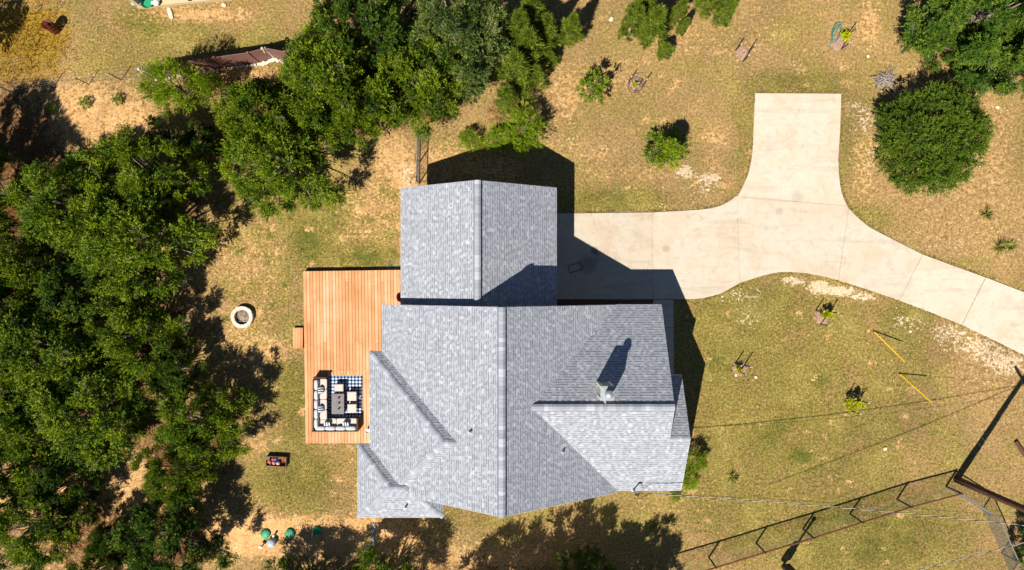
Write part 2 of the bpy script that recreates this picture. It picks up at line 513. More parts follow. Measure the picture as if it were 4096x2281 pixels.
# ------------------------------------------------------------------ ground sheet
def axis(lo, hi, step, far):
    a = list(np.arange(lo, hi + 1e-6, step))
    ext = [1, 3, 7, 15, 35, 80, 180, far]
    return np.array([lo - e for e in reversed(ext)] + a + [hi + e for e in ext])

def blob_masks(X, Y):
    """four ground masks from soft patches given in photo pixels: (u, v, ru, rv, value)"""
    U = X * F / H + 2048.0
    V = 1140.5 - Y * F / H
    g = np.full(U.shape, 0.42); b = np.full(U.shape, 0.2); w = np.full(U.shape, 0.02); o = np.zeros(U.shape)
    def put(a, lst):
        for (u, v, ru, rv, val) in lst:
            d = ((U - u) / ru) ** 2 + ((V - v) / rv) ** 2
            k = np.exp(-d ** 1.5)
            a[:] = a * (1 - k) + val * k
    put(g, [(3150, 1600, 620, 520, 0.68), (3000, 1250, 300, 120, 0.74), (3120, 1700, 40, 30, 0.9), (3200, 1830, 50, 40, 0.92), (3270, 1520, 45, 30, 0.9), (3060, 1760, 60, 50, 0.85), (3600, 1280, 70, 60, 0.85), (3330, 2080, 110, 25, 0.95), (3480, 2210, 120, 30, 0.9), (2900, 1450, 90, 60, 0.8), (2850, 2000, 250, 200, 0.62), (3700, 1500, 260, 260, 0.60), (3950, 1500, 180, 260, 0.3),
            (3450, 2150, 420, 180, 0.78), (2600, 500, 420, 330, 0.42), (2900, 650, 200, 220, 0.40), (2450, 800, 250, 50, 0.8),
            (3250, 150, 330, 230, 0.45), (3180, 330, 200, 60, 0.7), (2985, 500, 60, 200, 0.62), (3430, 560, 60, 220, 0.55), (3480, 880, 110, 70, 0.8), (3850, 900, 330, 220, 0.22),
            (3750, 1060, 260, 60, 0.5), (1350, 960, 190, 130, 0.62), (1230, 970, 70, 110, 0.95), (1330, 860, 50, 60, 0.9), (1250, 790, 160, 60, 0.6), (1470, 1030, 100, 45, 0.95), (1300, 790, 120, 40, 0.85), (1560, 760, 60, 60, 0.6),
            (1130, 1230, 140, 240, 0.52), (1175, 1590, 45, 120, 0.95), (1190, 1600, 110, 170, 0.74), (1200, 1920, 240, 130, 0.74), (1380, 1850, 80, 180, 0.55),
            (850, 180, 330, 130, 0.62), (560, 100, 90, 70, 0.95), (480, 200, 170, 130, 0.58), (950, 60, 200, 60, 0.4), (330, 480, 220, 140, 0.32), (1050, 230, 120, 60, 0.8),
            (1950, 2050, 300, 80, 0.55), (2500, 2050, 200, 120, 0.5), (700, 1100, 110, 200, 0.4)])
    put(b, [(330, 460, 330, 150, 0.72), (700, 1200, 330, 420, 0.55), (950, 1170, 170, 330, 0.52), (1020, 1400, 170, 60, 0.8), (1200, 1360, 90, 60, 0.75), (1200, 1250, 90, 200, 0.35),
            (1480, 850, 130, 120, 0.62), (1560, 600, 90, 120, 0.75), (1620, 700, 60, 90, 0.92), (1750, 650, 120, 90, 0.6), (1900, 680, 230, 90, 0.7),
            (1150, 2150, 330, 85, 0.95), (1500, 2150, 250, 120, 0.75), (1750, 2180, 110, 120, 0.5), (1950, 2250, 400, 80, 0.75), (1120, 1680, 30, 120, 0.4), (1030, 1790, 80, 60, 0.6),
            (400, 2000, 500, 350, 0.75), (620, 1950, 120, 170, 0.85), (150, 1400, 350, 500, 0.7), (1200, 1900, 170, 110, 0.12), (1150, 1560, 110, 80, 0.15),
            (2280, 610, 150, 60, 0.5), (2550, 690, 330, 40, 0.5), (2400, 330, 170, 120, 0.45), (2250, 380, 90, 130, 0.62), (2750, 830, 200, 60, 0.42), (2330, 900, 40, 60, 0.5), (2860, 540, 60, 60, 0.55),
            (2950, 120, 220, 160, 0.42), (3450, 640, 60, 220, 0.6), (3480, 100, 60, 120, 0.65), (3650, 340, 150, 70, 0.5), (3950, 600, 140, 280, 0.55), (3850, 900, 300, 160, 0.42),
            (3200, 1500, 620, 420, 0.26), (3900, 1500, 220, 200, 0.42), (2670, 2000, 110, 90, 0.45), (2750, 1990, 170, 70, 0.45), (900, 140, 400, 100, 0.34), (780, 55, 260, 35, 0.75), (950, 290, 300, 45, 0.72)])
    b *= 0.8
    put(b, [(1150, 2150, 330, 70, 0.9), (330, 460, 300, 110, 0.62), (950, 1180, 150, 300, 0.36), (1480, 860, 130, 110, 0.4)])
    sr = random.Random(77)
    put(b, [(sr.uniform(2750, 3800), sr.uniform(1230, 2250), sr.uniform(10, 26), sr.uniform(8, 20), sr.uniform(0.4, 0.62)) for _ in range(70)])
    put(b, [(sr.uniform(2150, 3450), sr.uniform(20, 800), sr.uniform(10, 40), sr.uniform(8, 28), sr.uniform(0.38, 0.6)) for _ in range(80)])
    put(b, [(sr.uniform(950, 1600), sr.uniform(750, 2080), sr.uniform(10, 32), sr.uniform(8, 24), sr.uniform(0.42, 0.68)) for _ in range(70)])
    put(g, [(sr.uniform(780, 1600), sr.uniform(740, 1450), sr.uniform(8, 22), sr.uniform(8, 18), sr.uniform(0.7, 0.98)) for _ in range(160)])
    put(w, [(2740, 690, 45, 35, 0.68), (2840, 715, 60, 30, 0.72), (3170, 1125, 60, 22, 0.66), (3275, 1150, 60, 32, 0.74), (3370, 1165, 70, 24, 0.80), (3460, 1190, 60, 20, 0.66),
            (3620, 1290, 90, 40, 0.44), (3800, 1330, 120, 50, 0.50), (3920, 1390, 110, 50, 0.56), (4020, 1450, 110, 60, 0.60), (3460, 480, 55, 80, 0.45), (3470, 650, 60, 120, 0.34), (3420, 430, 45, 35, 0.42),
            (1625, 700, 40, 70, 0.5), (2290, 560, 80, 40, 0.32), (2450, 600, 160, 25, 0.34), (2960, 1190, 70, 35, 0.42), (2990, 1280, 70, 40, 0.40), (640, 260, 100, 14, 0.3), (3030, 1180, 50, 25, 0.36),
            (3640, 370, 120, 70, 0.25), (3890, 1000, 200, 120, 0.2), (2800, 760, 90, 30, 0.42)])
    put(o, [(110, 150, 190, 170, 0.85), (60, 280, 170, 60, 0.6), (700, 1000, 200, 150, 0.12)])
    return g, b, w, o

def make_ground():
    xs = axis(-33, 33, 0.22, 700); ys = axis(-19, 19, 0.22, 700)
    X, Y = np.meshgrid(xs, ys)
    nx, ny = len(xs), len(ys)
    Z = 0.012 * np.sin(X * 1.3 + 0.6 * np.sin(Y * 0.9)) * np.cos(Y * 1.1) + RNG.normal(0, 0.004, X.shape)
    v = np.stack([X, Y, Z], -1).reshape(-1, 3)
    i = np.arange(nx * ny).reshape(ny, nx)
    f = np.stack([i[:-1, :-1], i[:-1, 1:], i[1:, 1:], i[1:, :-1]], -1).reshape(-1, 4)
    me = bpy.data.meshes.new('ground')
    me.from_pydata(v.tolist(), [], f.tolist())
    g, b, w, o = blob_masks(X, Y)
    c = np.stack([g, b, w, o], -1).reshape(-1, 4).astype(np.float32)
    U = X * F / H + 2048.0; V_ = 1140.5 - Y * F / H
    lit = np.zeros(U.shape)
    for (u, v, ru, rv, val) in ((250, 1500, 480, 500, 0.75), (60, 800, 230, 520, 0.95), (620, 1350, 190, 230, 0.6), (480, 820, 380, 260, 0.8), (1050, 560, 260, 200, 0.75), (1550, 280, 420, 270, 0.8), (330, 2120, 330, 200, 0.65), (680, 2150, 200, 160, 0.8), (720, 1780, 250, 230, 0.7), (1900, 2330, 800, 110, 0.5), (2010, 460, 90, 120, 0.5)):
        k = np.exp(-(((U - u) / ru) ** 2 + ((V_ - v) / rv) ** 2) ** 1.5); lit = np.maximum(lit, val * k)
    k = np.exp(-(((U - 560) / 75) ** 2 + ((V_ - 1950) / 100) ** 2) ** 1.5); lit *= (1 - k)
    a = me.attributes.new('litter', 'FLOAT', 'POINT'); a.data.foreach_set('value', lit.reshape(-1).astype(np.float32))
    a = me.attributes.new('Col', 'FLOAT_COLOR', 'POINT')
    a.data.foreach_set('color', c.ravel())
    me.materials.append(M['ground'])
    me.polygons.foreach_set('use_smooth', np.ones(len(f), dtype=bool))
    ob = bpy.data.objects.new('ground', me); COL.objects.link(ob)
    return tag(ob, kind='structure')
make_ground()

# ------------------------------------------------------------------ driveway, walk, planting bed
drive = tag(bpy.data.objects.new('driveway', None), kind='structure'); COL.objects.link(drive)
def pxpoly(pts, h=0.0): return [P(u, v, h) for u, v in pts]
def shrink(pts, d):
    c = sum((Vector(p) for p in pts), Vector((0, 0, 0))) / len(pts)
    return [Vector(p) + (c - Vector(p)).normalized() * d for p in pts]
SLABS = [
    [(2215, 855), (2602, 850), (2610, 850), (2610, 1197), (2215, 1197)],
    [(2613, 850), (2725, 844), (2800, 839), (2847, 833), (2880, 824), (2909, 810), (2930, 796), (2947, 783), (2957, 1133), (2948, 1139), (2915, 1157), (2881, 1175), (2850, 1184), (2825, 1190), (2795, 1195), (2764, 1197), (2613, 1197)],
    [(3021, 373), (3365, 375), (3361, 502), (3353, 641), (3355, 690), (3360, 738), (3366, 770), (3376, 797), (3388, 822), (2950, 785), (2962, 765), (2975, 738), (2987, 712), (2996, 686), (3006, 640), (3012, 585), (3016, 480)],
    [(2950, 788), (3389, 825), (3394, 833), (3352, 1121), (3291, 1105), (3225, 1093), (3158, 1088), (3120, 1089), (3085, 1095), (3040, 1106), (2996, 1120), (2960, 1132)],
    [(3397, 836), (3430, 870), (3475, 907), (3520, 932), (3576, 960), (3690, 1018), (3597, 1202), (3475, 1160), (3355, 1122)],
    [(3692, 1019), (3820, 1066), (3942, 1110), (3846, 1299), (3720, 1248), (3599, 1203)],
    [(3945, 1111), (4020, 1140), (4096, 1169), (4400, 1300), (4400, 1580), (4096, 1420), (3970, 1358), (3849, 1300)],
]
for k, s in enumerate(SLABS):
    mb = MB()
    pts = pxpoly(s, 0.06)
    mb.prism(pts, -0.05, 0.06 + 0.001 * (k % 3), shade=[0.25, 0.5, 0.75, 0.55, 0.6, 0.85, 0.8][k])
    o = mb.build('concrete_slab', M['concrete'], drive)
mb = MB()
for a, b in (((2611.5, 851), (2611.5, 1196)), ((2948.5, 785), (2958, 1131)), ((2951, 786.6), (3388, 823.4)), ((3395, 835), (3353.5, 1120)), ((3691, 1019), (3598, 1202)), ((3943.5, 1111), (3847.5, 1299))):
    A, B = P(*a), P(*b); d_ = B - A
    mb.box(((A.x + B.x) / 2, (A.y + B.y) / 2, 0.0), (d_.length, 0.07, 0.098), math.atan2(d_.y, d_.x), shade=0.0)
mb.build('joint_filler', M['concrete'], drive)
walk = tag(bpy.data.objects.new('walkway', None), kind='structure'); COL.objects.link(walk)
for k, (v0, v1) in enumerate([(1199.5, 1310), (1311.5, 1428), (1429.5, 1545), (1546.5, 1700)]):
    mb = MB(); mb.prism(pxpoly([(2613, v0), (2694, v0), (2694 + (v0 - 1199) * 0.02, v1), (2613, v1)], 0.06), -0.05, 0.058, 0.5)
    mb.build('concrete_slab', M['concrete'], walk)
mb = MB(); mb.prism(pxpoly([(2228, 1200), (2610, 1200), (2610, 1300), (2228, 1300)]), -0.03, 0.035)
tag(mb.build('planting_bed', M['darkmulch']), 'dark mulch bed between the driveway and the house eave', 'bed', kind='structure')
# black steel mat frame lying on the drive in the garage's shade
mb = MB()
q = pxpoly([(2271, 1065), (2322, 1049), (2330, 1077), (2279, 1092)], 0.07)
for i in range(4):
    mb.tube([q[i], q[(i + 1) % 4]], 0.02, 6)
tag(mb.build('metal_frame', M['darkmetal']), 'thin dark rectangular frame lying on the shaded driveway by the garage', 'frame')

# ------------------------------------------------------------------ the house
XR, ZR, PT = -0.48, 7.35, 0.68
YN, YS = -1.065, -11.1
zW, zE = ZR - PT * (7.0 + XR), ZR - PT * (5.58 - XR)
V3 = Vector
def lerpx(y): return 0.7 + (5.3 - 0.7) * (-6.02 - y) / (11.0 - 6.02)
Q = 0.634
FACES = {
    'main_w': [V3((XR, YN, ZR)), V3((-7.0, YN, zW)), V3((-7.0, YS, zW)), V3((XR, YS, ZR))],
    'main_e': [V3((XR, YS, ZR)), V3((5.58, YS, zE)), V3((5.58, YN, zE)), V3((XR, YN, ZR))],
    'gar_w': [V3((-1.72, 5.24, 5.75)), V3((-6.0, 5.24, 2.84)), V3((-6.0, -1.6, 2.84)), V3((-1.72, -1.6, 5.75))],
    'gar_e': [V3((-1.72, -1.6, 5.75)), V3((2.40, -1.6, 2.9484)), V3((2.40, 5.24, 2.9484)), V3((-1.72, 5.24, 5.75))],
    'east_n': [V3((8.0, -6.02, 6.35)), V3((8.0, -1.05, 3.2)), V3((5.3, -1.05, 3.2)), V3((0.7, -6.02, 6.35))],
    'east_s1': [V3((0.7, -6.02, 6.35)), V3((lerpx(-7.8), -7.8, 6.35 - Q * 1.78)), V3((8.0, -7.8, 6.35 - Q * 1.78)), V3((8.0, -6.02, 6.35))],
    'east_s2': [V3((lerpx(-7.8), -7.8, 6.35 - Q * 1.78)), V3((5.3, -11.0, 6.35 - Q * 4.98)), V3((9.05, -11.0, 6.35 - Q * 4.98)), V3((9.05, -7.8, 6.35 - Q * 1.78))],
    'porch_n': [V3((9.05, -7.8, 6.35 - Q * 1.78)), V3((9.05, -4.82, 6.35 - Q * 4.76)), V3((7.5, -4.82, 6.35 - Q * 4.76)), V3((7.5, -7.8, 6.35 - Q * 1.78))],
    'a_w': [V3((-3.38, -7.89, 5.824)), V3((-7.68, -3.59, 2.9)), V3((-7.68, -12.19, 2.9))],
    'a_n': [V3((-3.38, -7.89, 5.824)), V3((-2.5, -7.89, 5.824)), V3((-6.6, -3.59, 2.9)), V3((-7.68, -3.59, 2.9))],
    'a_s': [V3((-2.5, -7.89, 5.824)), V3((-3.38, -7.89, 5.824)), V3((-7.68, -12.19, 2.9)), V3((-6.8, -12.19, 2.9))],
    'b_w': [V3((-6.365, -10.585, 4.186)), V3((-8.33, -8.62, 2.85)), V3((-8.33, -12.55, 2.85))],
    'b_n': [V3((-6.365, -10.585, 4.186)), V3((-5.685, -10.585, 4.186)), V3((-3.72, -8.62, 2.85)), V3((-8.33, -8.62, 2.85))],
    'b_s': [V3((-5.685, -10.585, 4.186)), V3((-6.365, -10.585, 4.186)), V3((-8.33, -12.55, 2.85)), V3((-3.72, -12.55, 2.85))],
    'b_e': [V3((-5.685, -10.585, 4.186)), V3((-3.72, -12.55, 2.85)), V3((-3.72, -8.62, 2.85))],
}
house = thing('house', 'single-storey house with grey shingle roof, attached garage and chimney', 'house', (0, 0, 0))

def inside2(poly, x, y):
    s = None
    for i in range(len(poly)):
        a, b = poly[i], poly[(i + 1) % len(poly)]
        c = (b.x - a.x) * (y - a.y) - (b.y - a.y) * (x - a.x)
        if abs(c) < 1e-9: continue
        if s is None: s = c > 0
        elif (c > 0) != s: return False
    return True
FN = {}
for k, p in FACES.items():
    n = (p[1] - p[0]).cross(p[2] - p[0]).normalized()
    if n.z < 0:
        n = -n; FACES[k] = p[::-1]
    FN[k] = n
def plane_z(k, x, y):
    n = FN[k]; p = FACES[k][0]
    return p.z - (n.x * (x - p.x) + n.y * (y - p.y)) / n.z
def covered(k, x, y, z):
    for k2, p in FACES.items():
        if k2 != k and inside2(p, x, y) and plane_z(k2, x, y) > z + 0.06: return True
    return False

def clip(poly, axis_, val, keep_less):
    out = []
    for i in range(len(poly)):
        a, b = poly[i], poly[(i + 1) % len(poly)]
        da, db = a[axis_] - val, b[axis_] - val
        if keep_less: da, db = -da, -db
        if da >= 0: out.append(a)
        if (da >= 0) != (db >= 0):
            t = da / (da - db)
            out.append((a[0] + (b[0] - a[0]) * t, a[1] + (b[1] - a[1]) * t))
    return out

# roof sheathing with fascia, one solid slab per slope
roof_mb = MB()
for k, p in FACES.items():
    n = len(p)
    top = [q - Vector((0, 0, 0.012)) for q in p]; bot = [q - Vector((0, 0, 0.2)) for q in p]
    roof_mb.add(top + bot, [tuple(range(n)), tuple(range(2 * n - 1, n - 1, -1))] + [(i, n + i, n + (i + 1) % n, (i + 1) % n) for i in range(n)], 0.3)
roof = roof_mb.build('roof', M['trim'], house)
roof['label'] = 'grey laminated shingle roof with ridge caps'

rs = random.Random(11)
tabs = []          # (area, face key, polys)
EXPO = 0.143
for k, poly in FACES.items():
    n = FN[k]
    e1 = Vector((-n.y, n.x, 0)).normalized()
    e2 = n.cross(e1).normalized()
    if e2.z < 0: e2 = -e2; e1 = -e1
    o = min(poly, key=lambda q: q.z)
    loc = [((q - o).dot(e1), (q - o).dot(e2)) for q in poly]
    amin, amax = min(q[0] for q in loc), max(q[0] for q in loc)
    bmin, bmax = min(q[1] for q in loc), max(q[1] for q in loc)
    row = 0
    b0 = bmin - 0.03
    while b0 < bmax:
        a0 = amin - rs.random() * 0.3
        raised = rs.random() < 0.5
        while a0 < amax:
            wdt = rs.uniform(0.1, 0.25) if raised else rs.uniform(0.1, 0.24)
            a1 = a0 + wdt
            lift = 0.011 if raised else 0.004
            band = 0.032 if (raised is False or rs.random() < 0.25) else 0.0
            sh = rs.choice([0.42, 0.46, 0.5, 0.5, 0.54, 0.58, 0.62, 0.8]) + rs.uniform(-0.04, 0.04)
            if not raised: sh -= 0.06
            pieces = []
            for (bb0, bb1, s_) in ((b0, b0 + EXPO - band, sh), (b0 + EXPO - band, b0 + EXPO, 0.04)):
                if bb1 - bb0 < 0.005: continue
                # clip the tab to the slope outline (convex)
                pl = [(a0, bb0), (a1, bb0), (a1, bb1), (a0, bb1)]
                m = len(loc)
                ar = sum(loc[i][0] * loc[(i + 1) % m][1] - loc[(i + 1) % m][0] * loc[i][1] for i in range(m))
                for i in range(m):
                    qa, qb = loc[i], loc[(i + 1) % m]
                    out = []
                    def side(p_):
                        c = (qb[0] - qa[0]) * (p_[1] - qa[1]) - (qb[1] - qa[1]) * (p_[0] - qa[0])
                        return (c if ar > 0 else -c) + 0.0
                    for j in range(len(pl)):
                        p1, p2 = pl[j], pl[(j + 1) % len(pl)]
                        d1, d2 = side(p1), side(p2)
                        if d1 >= -1e-9: out.append(p1)
                        if (d1 > 1e-9 and d2 < -1e-9) or (d1 < -1e-9 and d2 > 1e-9):
                            t = d1 / (d1 - d2)
                            out.append((p1[0] + (p2[0] - p1[0]) * t, p1[1] + (p2[1] - p1[1]) * t))
                    pl = out
                    if len(pl) < 3: break
                if len(pl) < 3: continue
                pts = []
                for (a, b) in pl:
                    hgt = lift + 0.006 * (1 - (b - b0) / EXPO)
                    pts.append(o + e1 * a + e2 * b + n * hgt)
                pieces.append((pts, s_))
            if pieces:
                c = sum(pieces[0][0], Vector((0, 0, 0))) / len(pieces[0][0])
                if not covered(k, c.x, c.y, c.z):
                    area = 0
                    q = pieces[0][0]
                    for j in range(1, len(q) - 1): area += (q[j] - q[0]).cross(q[j + 1] - q[0]).length / 2
                    # lower butt edge
                    lowpts = [o + e1 * a0 + e2 * b0, o + e1 * a1 + e2 * b0]
                    if inside2(poly, lowpts[0].x, lowpts[0].y) and inside2(poly, lowpts[1].x, lowpts[1].y):
                        pieces.append(([lowpts[0] - n * 0.004, lowpts[1] - n * 0.004, lowpts[1] + n * (lift + 0.006), lowpts[0] + n * (lift + 0.006)], 0.1))
                    tabs.append((area * (1 - c.z / H) ** -2, pieces))
            a0 = a1
            raised = not raised
        b0 += EXPO
tabs.sort(key=lambda t: -t[0])
for area, pieces in tabs[:300]:
    mb = MB()
    for pts, s_ in pieces: mb.poly(pts, s_)
    c = sum(pieces[0][0], Vector((0, 0, 0))) / len(pieces[0][0])
    mb.build('shingle', M['shingle'], roof, loc=c)
mb = MB()
for area, pieces in tabs[300:]:
    for pts, s_ in pieces: mb.poly(pts, s_)
tag(mb.build('shingle_field', M['shingle'], roof), kind='stuff')

# ridge and hip caps, piece by piece
def caps(p0, p1, half, drop, lift, name='ridge_cap', L=0.21):
    p0, p1 = Vector(p0), Vector(p1)
    d = (p1 - p0); ln = d.length; d.normalize()
    side = Vector((-d.y, d.x, 0)).normalized()
    n = max(1, int(round(ln / L)))
    for i in range(n):
        a = p0 + d * (ln * i / n); b = p0 + d * (ln * (i + 1) / n + 0.004)
        la, lb = lift + 0.008, lift
        sh = rs.choice([0.34, 0.38, 0.42, 0.46, 0.5, 0.8]) + rs.uniform(-0.04, 0.04)
        mb = MB()
        up = Vector((0, 0, 1))
        r = []
        for p, l in ((a, la), (b, lb)):
            r.append([p - side * half + up * (l - drop * half), p - side * half * 0.35 + up * (l - drop * half * 0.28), p + side * half * 0.35 + up * (l - drop * half * 0.28), p + side * half + up * (l - drop * half),
                      p - side * half - up * (drop * half - 0.002), p + side * half - up * (drop * half - 0.002)])
        A, B = r
        for j in range(3): mb.poly([A[j], A[j + 1], B[j + 1], B[j]][::-1], sh)
        if lift > 0.05:                      # louvred ridge vent edge, toned near-black to paint in its shadow line
            for X_ in (A, B):
                X_[4] = X_[4] - side * 0.045 - up * 0.02; X_[5] = X_[5] + side * 0.045 - up * 0.02
        mb.poly([A[4], A[0], B[0], B[4]], 0.03 if lift > 0.03 else 0.15)
        mb.poly([A[3], A[5], B[5], B[3]], 0.03 if lift > 0.03 else 0.15)
        mb.poly([A[0], A[4], A[5], A[3], A[2], A[1]], 0.15)
        mb.poly([B[1], B[2], B[3], B[5], B[4], B[0]], 0.15)
        mb.build(name, M['shingle'], roof, loc=(a + b) / 2)
caps((XR, YN, ZR), (XR, YS, ZR), 0.17, PT, 0.13)
caps((-1.72, 5.24, 5.75), (-1.72, -1.2, 5.75), 0.16, PT, 0.13)
caps((8.0, -6.02, 6.35), (0.95, -6.02, 6.35), 0.17, Q, 0.13)
caps((9.05, -7.8, 5.222), (8.02, -7.8, 5.222), 0.14, Q, 0.02)
HP = 0.48
caps((-7.68, -3.59, 2.9), (-3.38, -7.89, 5.824), 0.15, HP, 0.025, 'hip_cap')
caps((-3.38, -7.89, 5.824), (-2.75, -7.89, 5.824), 0.15, PT, 0.025)
caps((-3.38, -7.89, 5.824), (-5.75, -10.26, 4.21), 0.15, HP, 0.025, 'hip_cap')
caps((-8.33, -8.62, 2.85), (-6.365, -10.585, 4.186), 0.14, HP, 0.025, 'hip_cap')
caps((-6.365, -10.585, 4.186), (-5.75, -10.585, 4.186), 0.14, PT, 0.025)
caps((-8.33, -12.55, 2.85), (-6.365, -10.585, 4.186), 0.14, HP, 0.025, 'hip_cap')
caps((-3.72, -12.55, 2.85), (-5.2, -11.07, 3.856), 0.14, HP, 0.025, 'hip_cap')

# fascia boards a little proud of the roof edges
fb = MB()
def fascia(a, b):
    a, b = Vector(a), Vector(b)
    d = (b - a).normalized(); s = Vector((d.y, -d.x, 0)).normalized() * 0.014
    t = Vector((0, 0, -0.004)); l = Vector((0, 0, -0.215))
    vs = [a + t, b + t, b + l, a + l]
    fb.add([v - s for v in vs] + [v + s for v in vs], [(0, 1, 2, 3), (7, 6, 5, 4), (0, 4, 5, 1), (1, 5, 6, 2), (2, 6, 7, 3), (3, 7, 4, 0)])
for a, b in [((-1.72, 5.24, 5.75), (-6.0, 5.24, 2.84)), ((-1.72, 5.24, 5.75), (2.4, 5.24, 2.948)), ((2.4, 5.24, 2.948), (2.4, -1.0, 2.948)), ((-6.0, 5.24, 2.84), (-6.0, -1.0, 2.84)),
             ((XR, YS, ZR), (5.58, YS, zE)), ((XR, YS, ZR), (-5.4, YS, 4.0)), ((8.0, -6.02, 6.35), (8.0, -1.05, 3.2)), ((5.58, -1.05, 3.2), (8.0, -1.05, 3.2)),
             ((8.0, -6.02, 6.35), (8.0, -7.75, 5.25)), ((9.05, -7.8, 5.222), (9.05, -11.0, 3.193)), ((9.05, -7.8, 5.222), (9.05, -4.82, 3.332)), ((8.02, -4.82, 3.332), (9.05, -4.82, 3.332)), ((5.6, -11.0, 3.193), (9.05, -11.0, 3.193)),
             ((-8.33, -12.55, 2.85), (-3.72, -12.55, 2.85)), ((-8.33, -8.62, 2.85), (-8.33, -12.55, 2.85)), ((-8.33, -8.62, 2.85), (-7.7, -8.62, 2.85)), ((-3.72, -11.12, 2.85), (-3.72, -12.55, 2.85)),
             ((-7.68, -3.59, 2.9), (-7.68, -8.6, 2.9)), ((-7.68, -3.59, 2.9), (-7.02, -3.59, 2.9)), ((-7.0, -1.07, 2.914), (-7.0, -3.57, 2.914)), ((XR, YN, ZR), (-7.0, YN, zW)), ((XR, YN, ZR), (5.58, YN, zE))]:
    fascia(a, b)
fb.build('fascia', M['white'], house)

# walls under the eaves
def wallbox(x0, x1, y0, y1, z1, name='wall'):
    mb = MB(); mb.prism([(x0, y0), (x1, y0), (x1, y1), (x0, y1)], -0.05, z1); return mb.build(name, M['white'], house)
wallbox(-5.55, 1.95, -1.5, 4.85, 2.95)
wallbox(-6.55, 5.15, -10.7, -1.45, 3.15)
wallbox(5.2, 7.55, -10.6, -1.5, 3.25)
wallbox(7.57, 8.6, -10.58, -5.3, 3.35)
wallbox(-7.25, -6.57, -11.9, -4.0, 2.85)
wallbox(-7.9, -4.1, -12.15, -9.0, 2.8, 'wall')
def gable(pts, nrm):
    mb = MB(); pts = [Vector(p) for p in pts]; n = len(pts); t = Vector(nrm) * 0.12
    mb.add(pts + [p - t for p in pts], [tuple(range(n)), tuple(range(2 * n - 1, n - 1, -1))] + [(i, n + i, n + (i + 1) % n, (i + 1) % n) for i in range(n)])
    mb.build('gable', M['white'], house)
gable([(-5.5, 4.83, 2.9), (1.9, 4.83, 2.9), (-1.72, 4.83, 5.45)], (0, 1, 0))
gable([(-6.4, -10.72, 3.0), (5.1, -10.72, 3.1), (XR, -10.72, 7.05)], (0, -1, 0))
gable([(7.53, -10.5, 3.1), (7.53, -1.6, 3.1), (7.53, -6.02, 6.05)], (1, 0, 0))
gable([(8.58, -10.4, 3.2), (8.58, -5.3, 3.3), (8.58, -7.8, 4.95)], (1, 0, 0))
# garage door, windows, front door
gd = MB()
for i in range(4): gd.bbox((1.985, 2.0, 0.42 + i * 0.56), (0.06, 4.8, 0.54), 0.004)
gd.build('garage_door', M['trim'], house)
def window(c, size, axis_):
    w = MB(); w.box(c, size); o = w.build('window', M['glass'], house)
    f = MB(); s = list(size)
    k = 1 - axis_
    for sg in (-1, 1):
        cc = Vector(c); cc[k] += sg * (size[k] / 2 + 0.04); q = list(size); q[k] = 0.08; q[2] = size[2] + 0.16; q[axis_] = size[axis_] + 0.03
        f.box(cc, q)
        cc = Vector(c); cc.z += sg * (size[2] / 2 + 0.04); q = list(size); q[2] = 0.08; q[axis_] = size[axis_] + 0.026
        f.box(cc, q)
    f.build('frame', M['white'], o)
window((8.615, -9.2, 1.7), (0.05, 1.4, 1.3), 0); window((7.565, -3.2, 1.7), (0.05, 1.2, 1.3), 0)
window((-5.565, 3.2, 1.7), (0.05, 1.0, 1.1), 0); window((-6.565, -2.6, 1.5), (0.05, 1.6, 2.0), 0)
window((2.0, -10.72, 1.7), (1.4, 0.05, 1.3), 1); window((-6.2, -12.17, 1.7), (1.2, 0.05, 1.2), 1)
dr = MB(); dr.box((8.61, -6.3, 1.07), (0.06, 0.95, 2.1)); dr = dr.build('front_door', M['red'], house)
h_ = MB(); h_.ball((8.67, -6.0, 1.05), 0.035, 8, 6); h_.build('handle', M['galv'], dr)

# chimney
zt = 7.3
c0 = P(2402, 1545, zt); c1 = P(2458, 1603, zt)
cx, cy = (c0.x + c1.x) / 2, (c0.y + c1.y) / 2
wx, wy = abs(c1.x - c0.x), abs(c0.y - c1.y)
mb = MB(); mb.box((cx, cy, 6.2), (wx - 0.06, wy - 0.06, 2.1))
chim = mb.build('chimney', M['siding'], house)
mb = MB()
for sx in (-1, 1):
    for sy in (-1, 1):
        mb.box((cx + sx * (wx / 2 - 0.06), cy + sy * (wy / 2 - 0.06), 6.2), (0.13, 0.13, 2.09))
mb.build('corner_trim', M['white'], chim)
mb = MB(); z = zt
vs = [(cx - wx / 2, cy - wy / 2, z - .05), (cx + wx / 2, cy - wy / 2, z - .05), (cx + wx / 2, cy + wy / 2, z - .05), (cx - wx / 2, cy + wy / 2, z - .05)]
mb.add(vs + [(a, b, z) for a, b, _ in vs] + [(cx + 0.03, cy - 0.01, z + 0.05)], [(0, 1, 5, 4), (1, 2, 6, 5), (2, 3, 7, 6), (3, 0, 4, 7), (4, 5, 8), (5, 6, 8), (6, 7, 8), (7, 4, 8), (3, 2, 1, 0)])
mb.build('top_pan', M['pan'], chim)
mb = MB(); fx, fy = cx + 0.02, cy + 0.01
mb.lathe((fx, fy, z), [(0.15, 0.0), (0.15, 0.36), (0.18, 0.37), (0.18, 0.53)], 20)
fl = mb.build('flue_pipe', M['galvlight'], chim, smooth=True)
mb = MB(); mb.lathe((fx, fy, z + 0.53), [(0.19, 0.0), (0.21, 0.03), (0.18, 0.09), (0.07, 0.14), (0.001, 0.155)], 24)
mb.build('flue_cap', M['galvlight'], fl, smooth=True)
mb = MB()
yb = cy - wy / 2
mb.add([(cx - 0.22, yb - 0.01, 6.17), (cx + 0.22, yb - 0.01, 6.17), (cx + 0.02, yb - 0.32, 6.46), (cx + 0.02, yb - 0.01, 6.5)], [(0, 2, 3), (1, 3, 2), (0, 1, 2)])
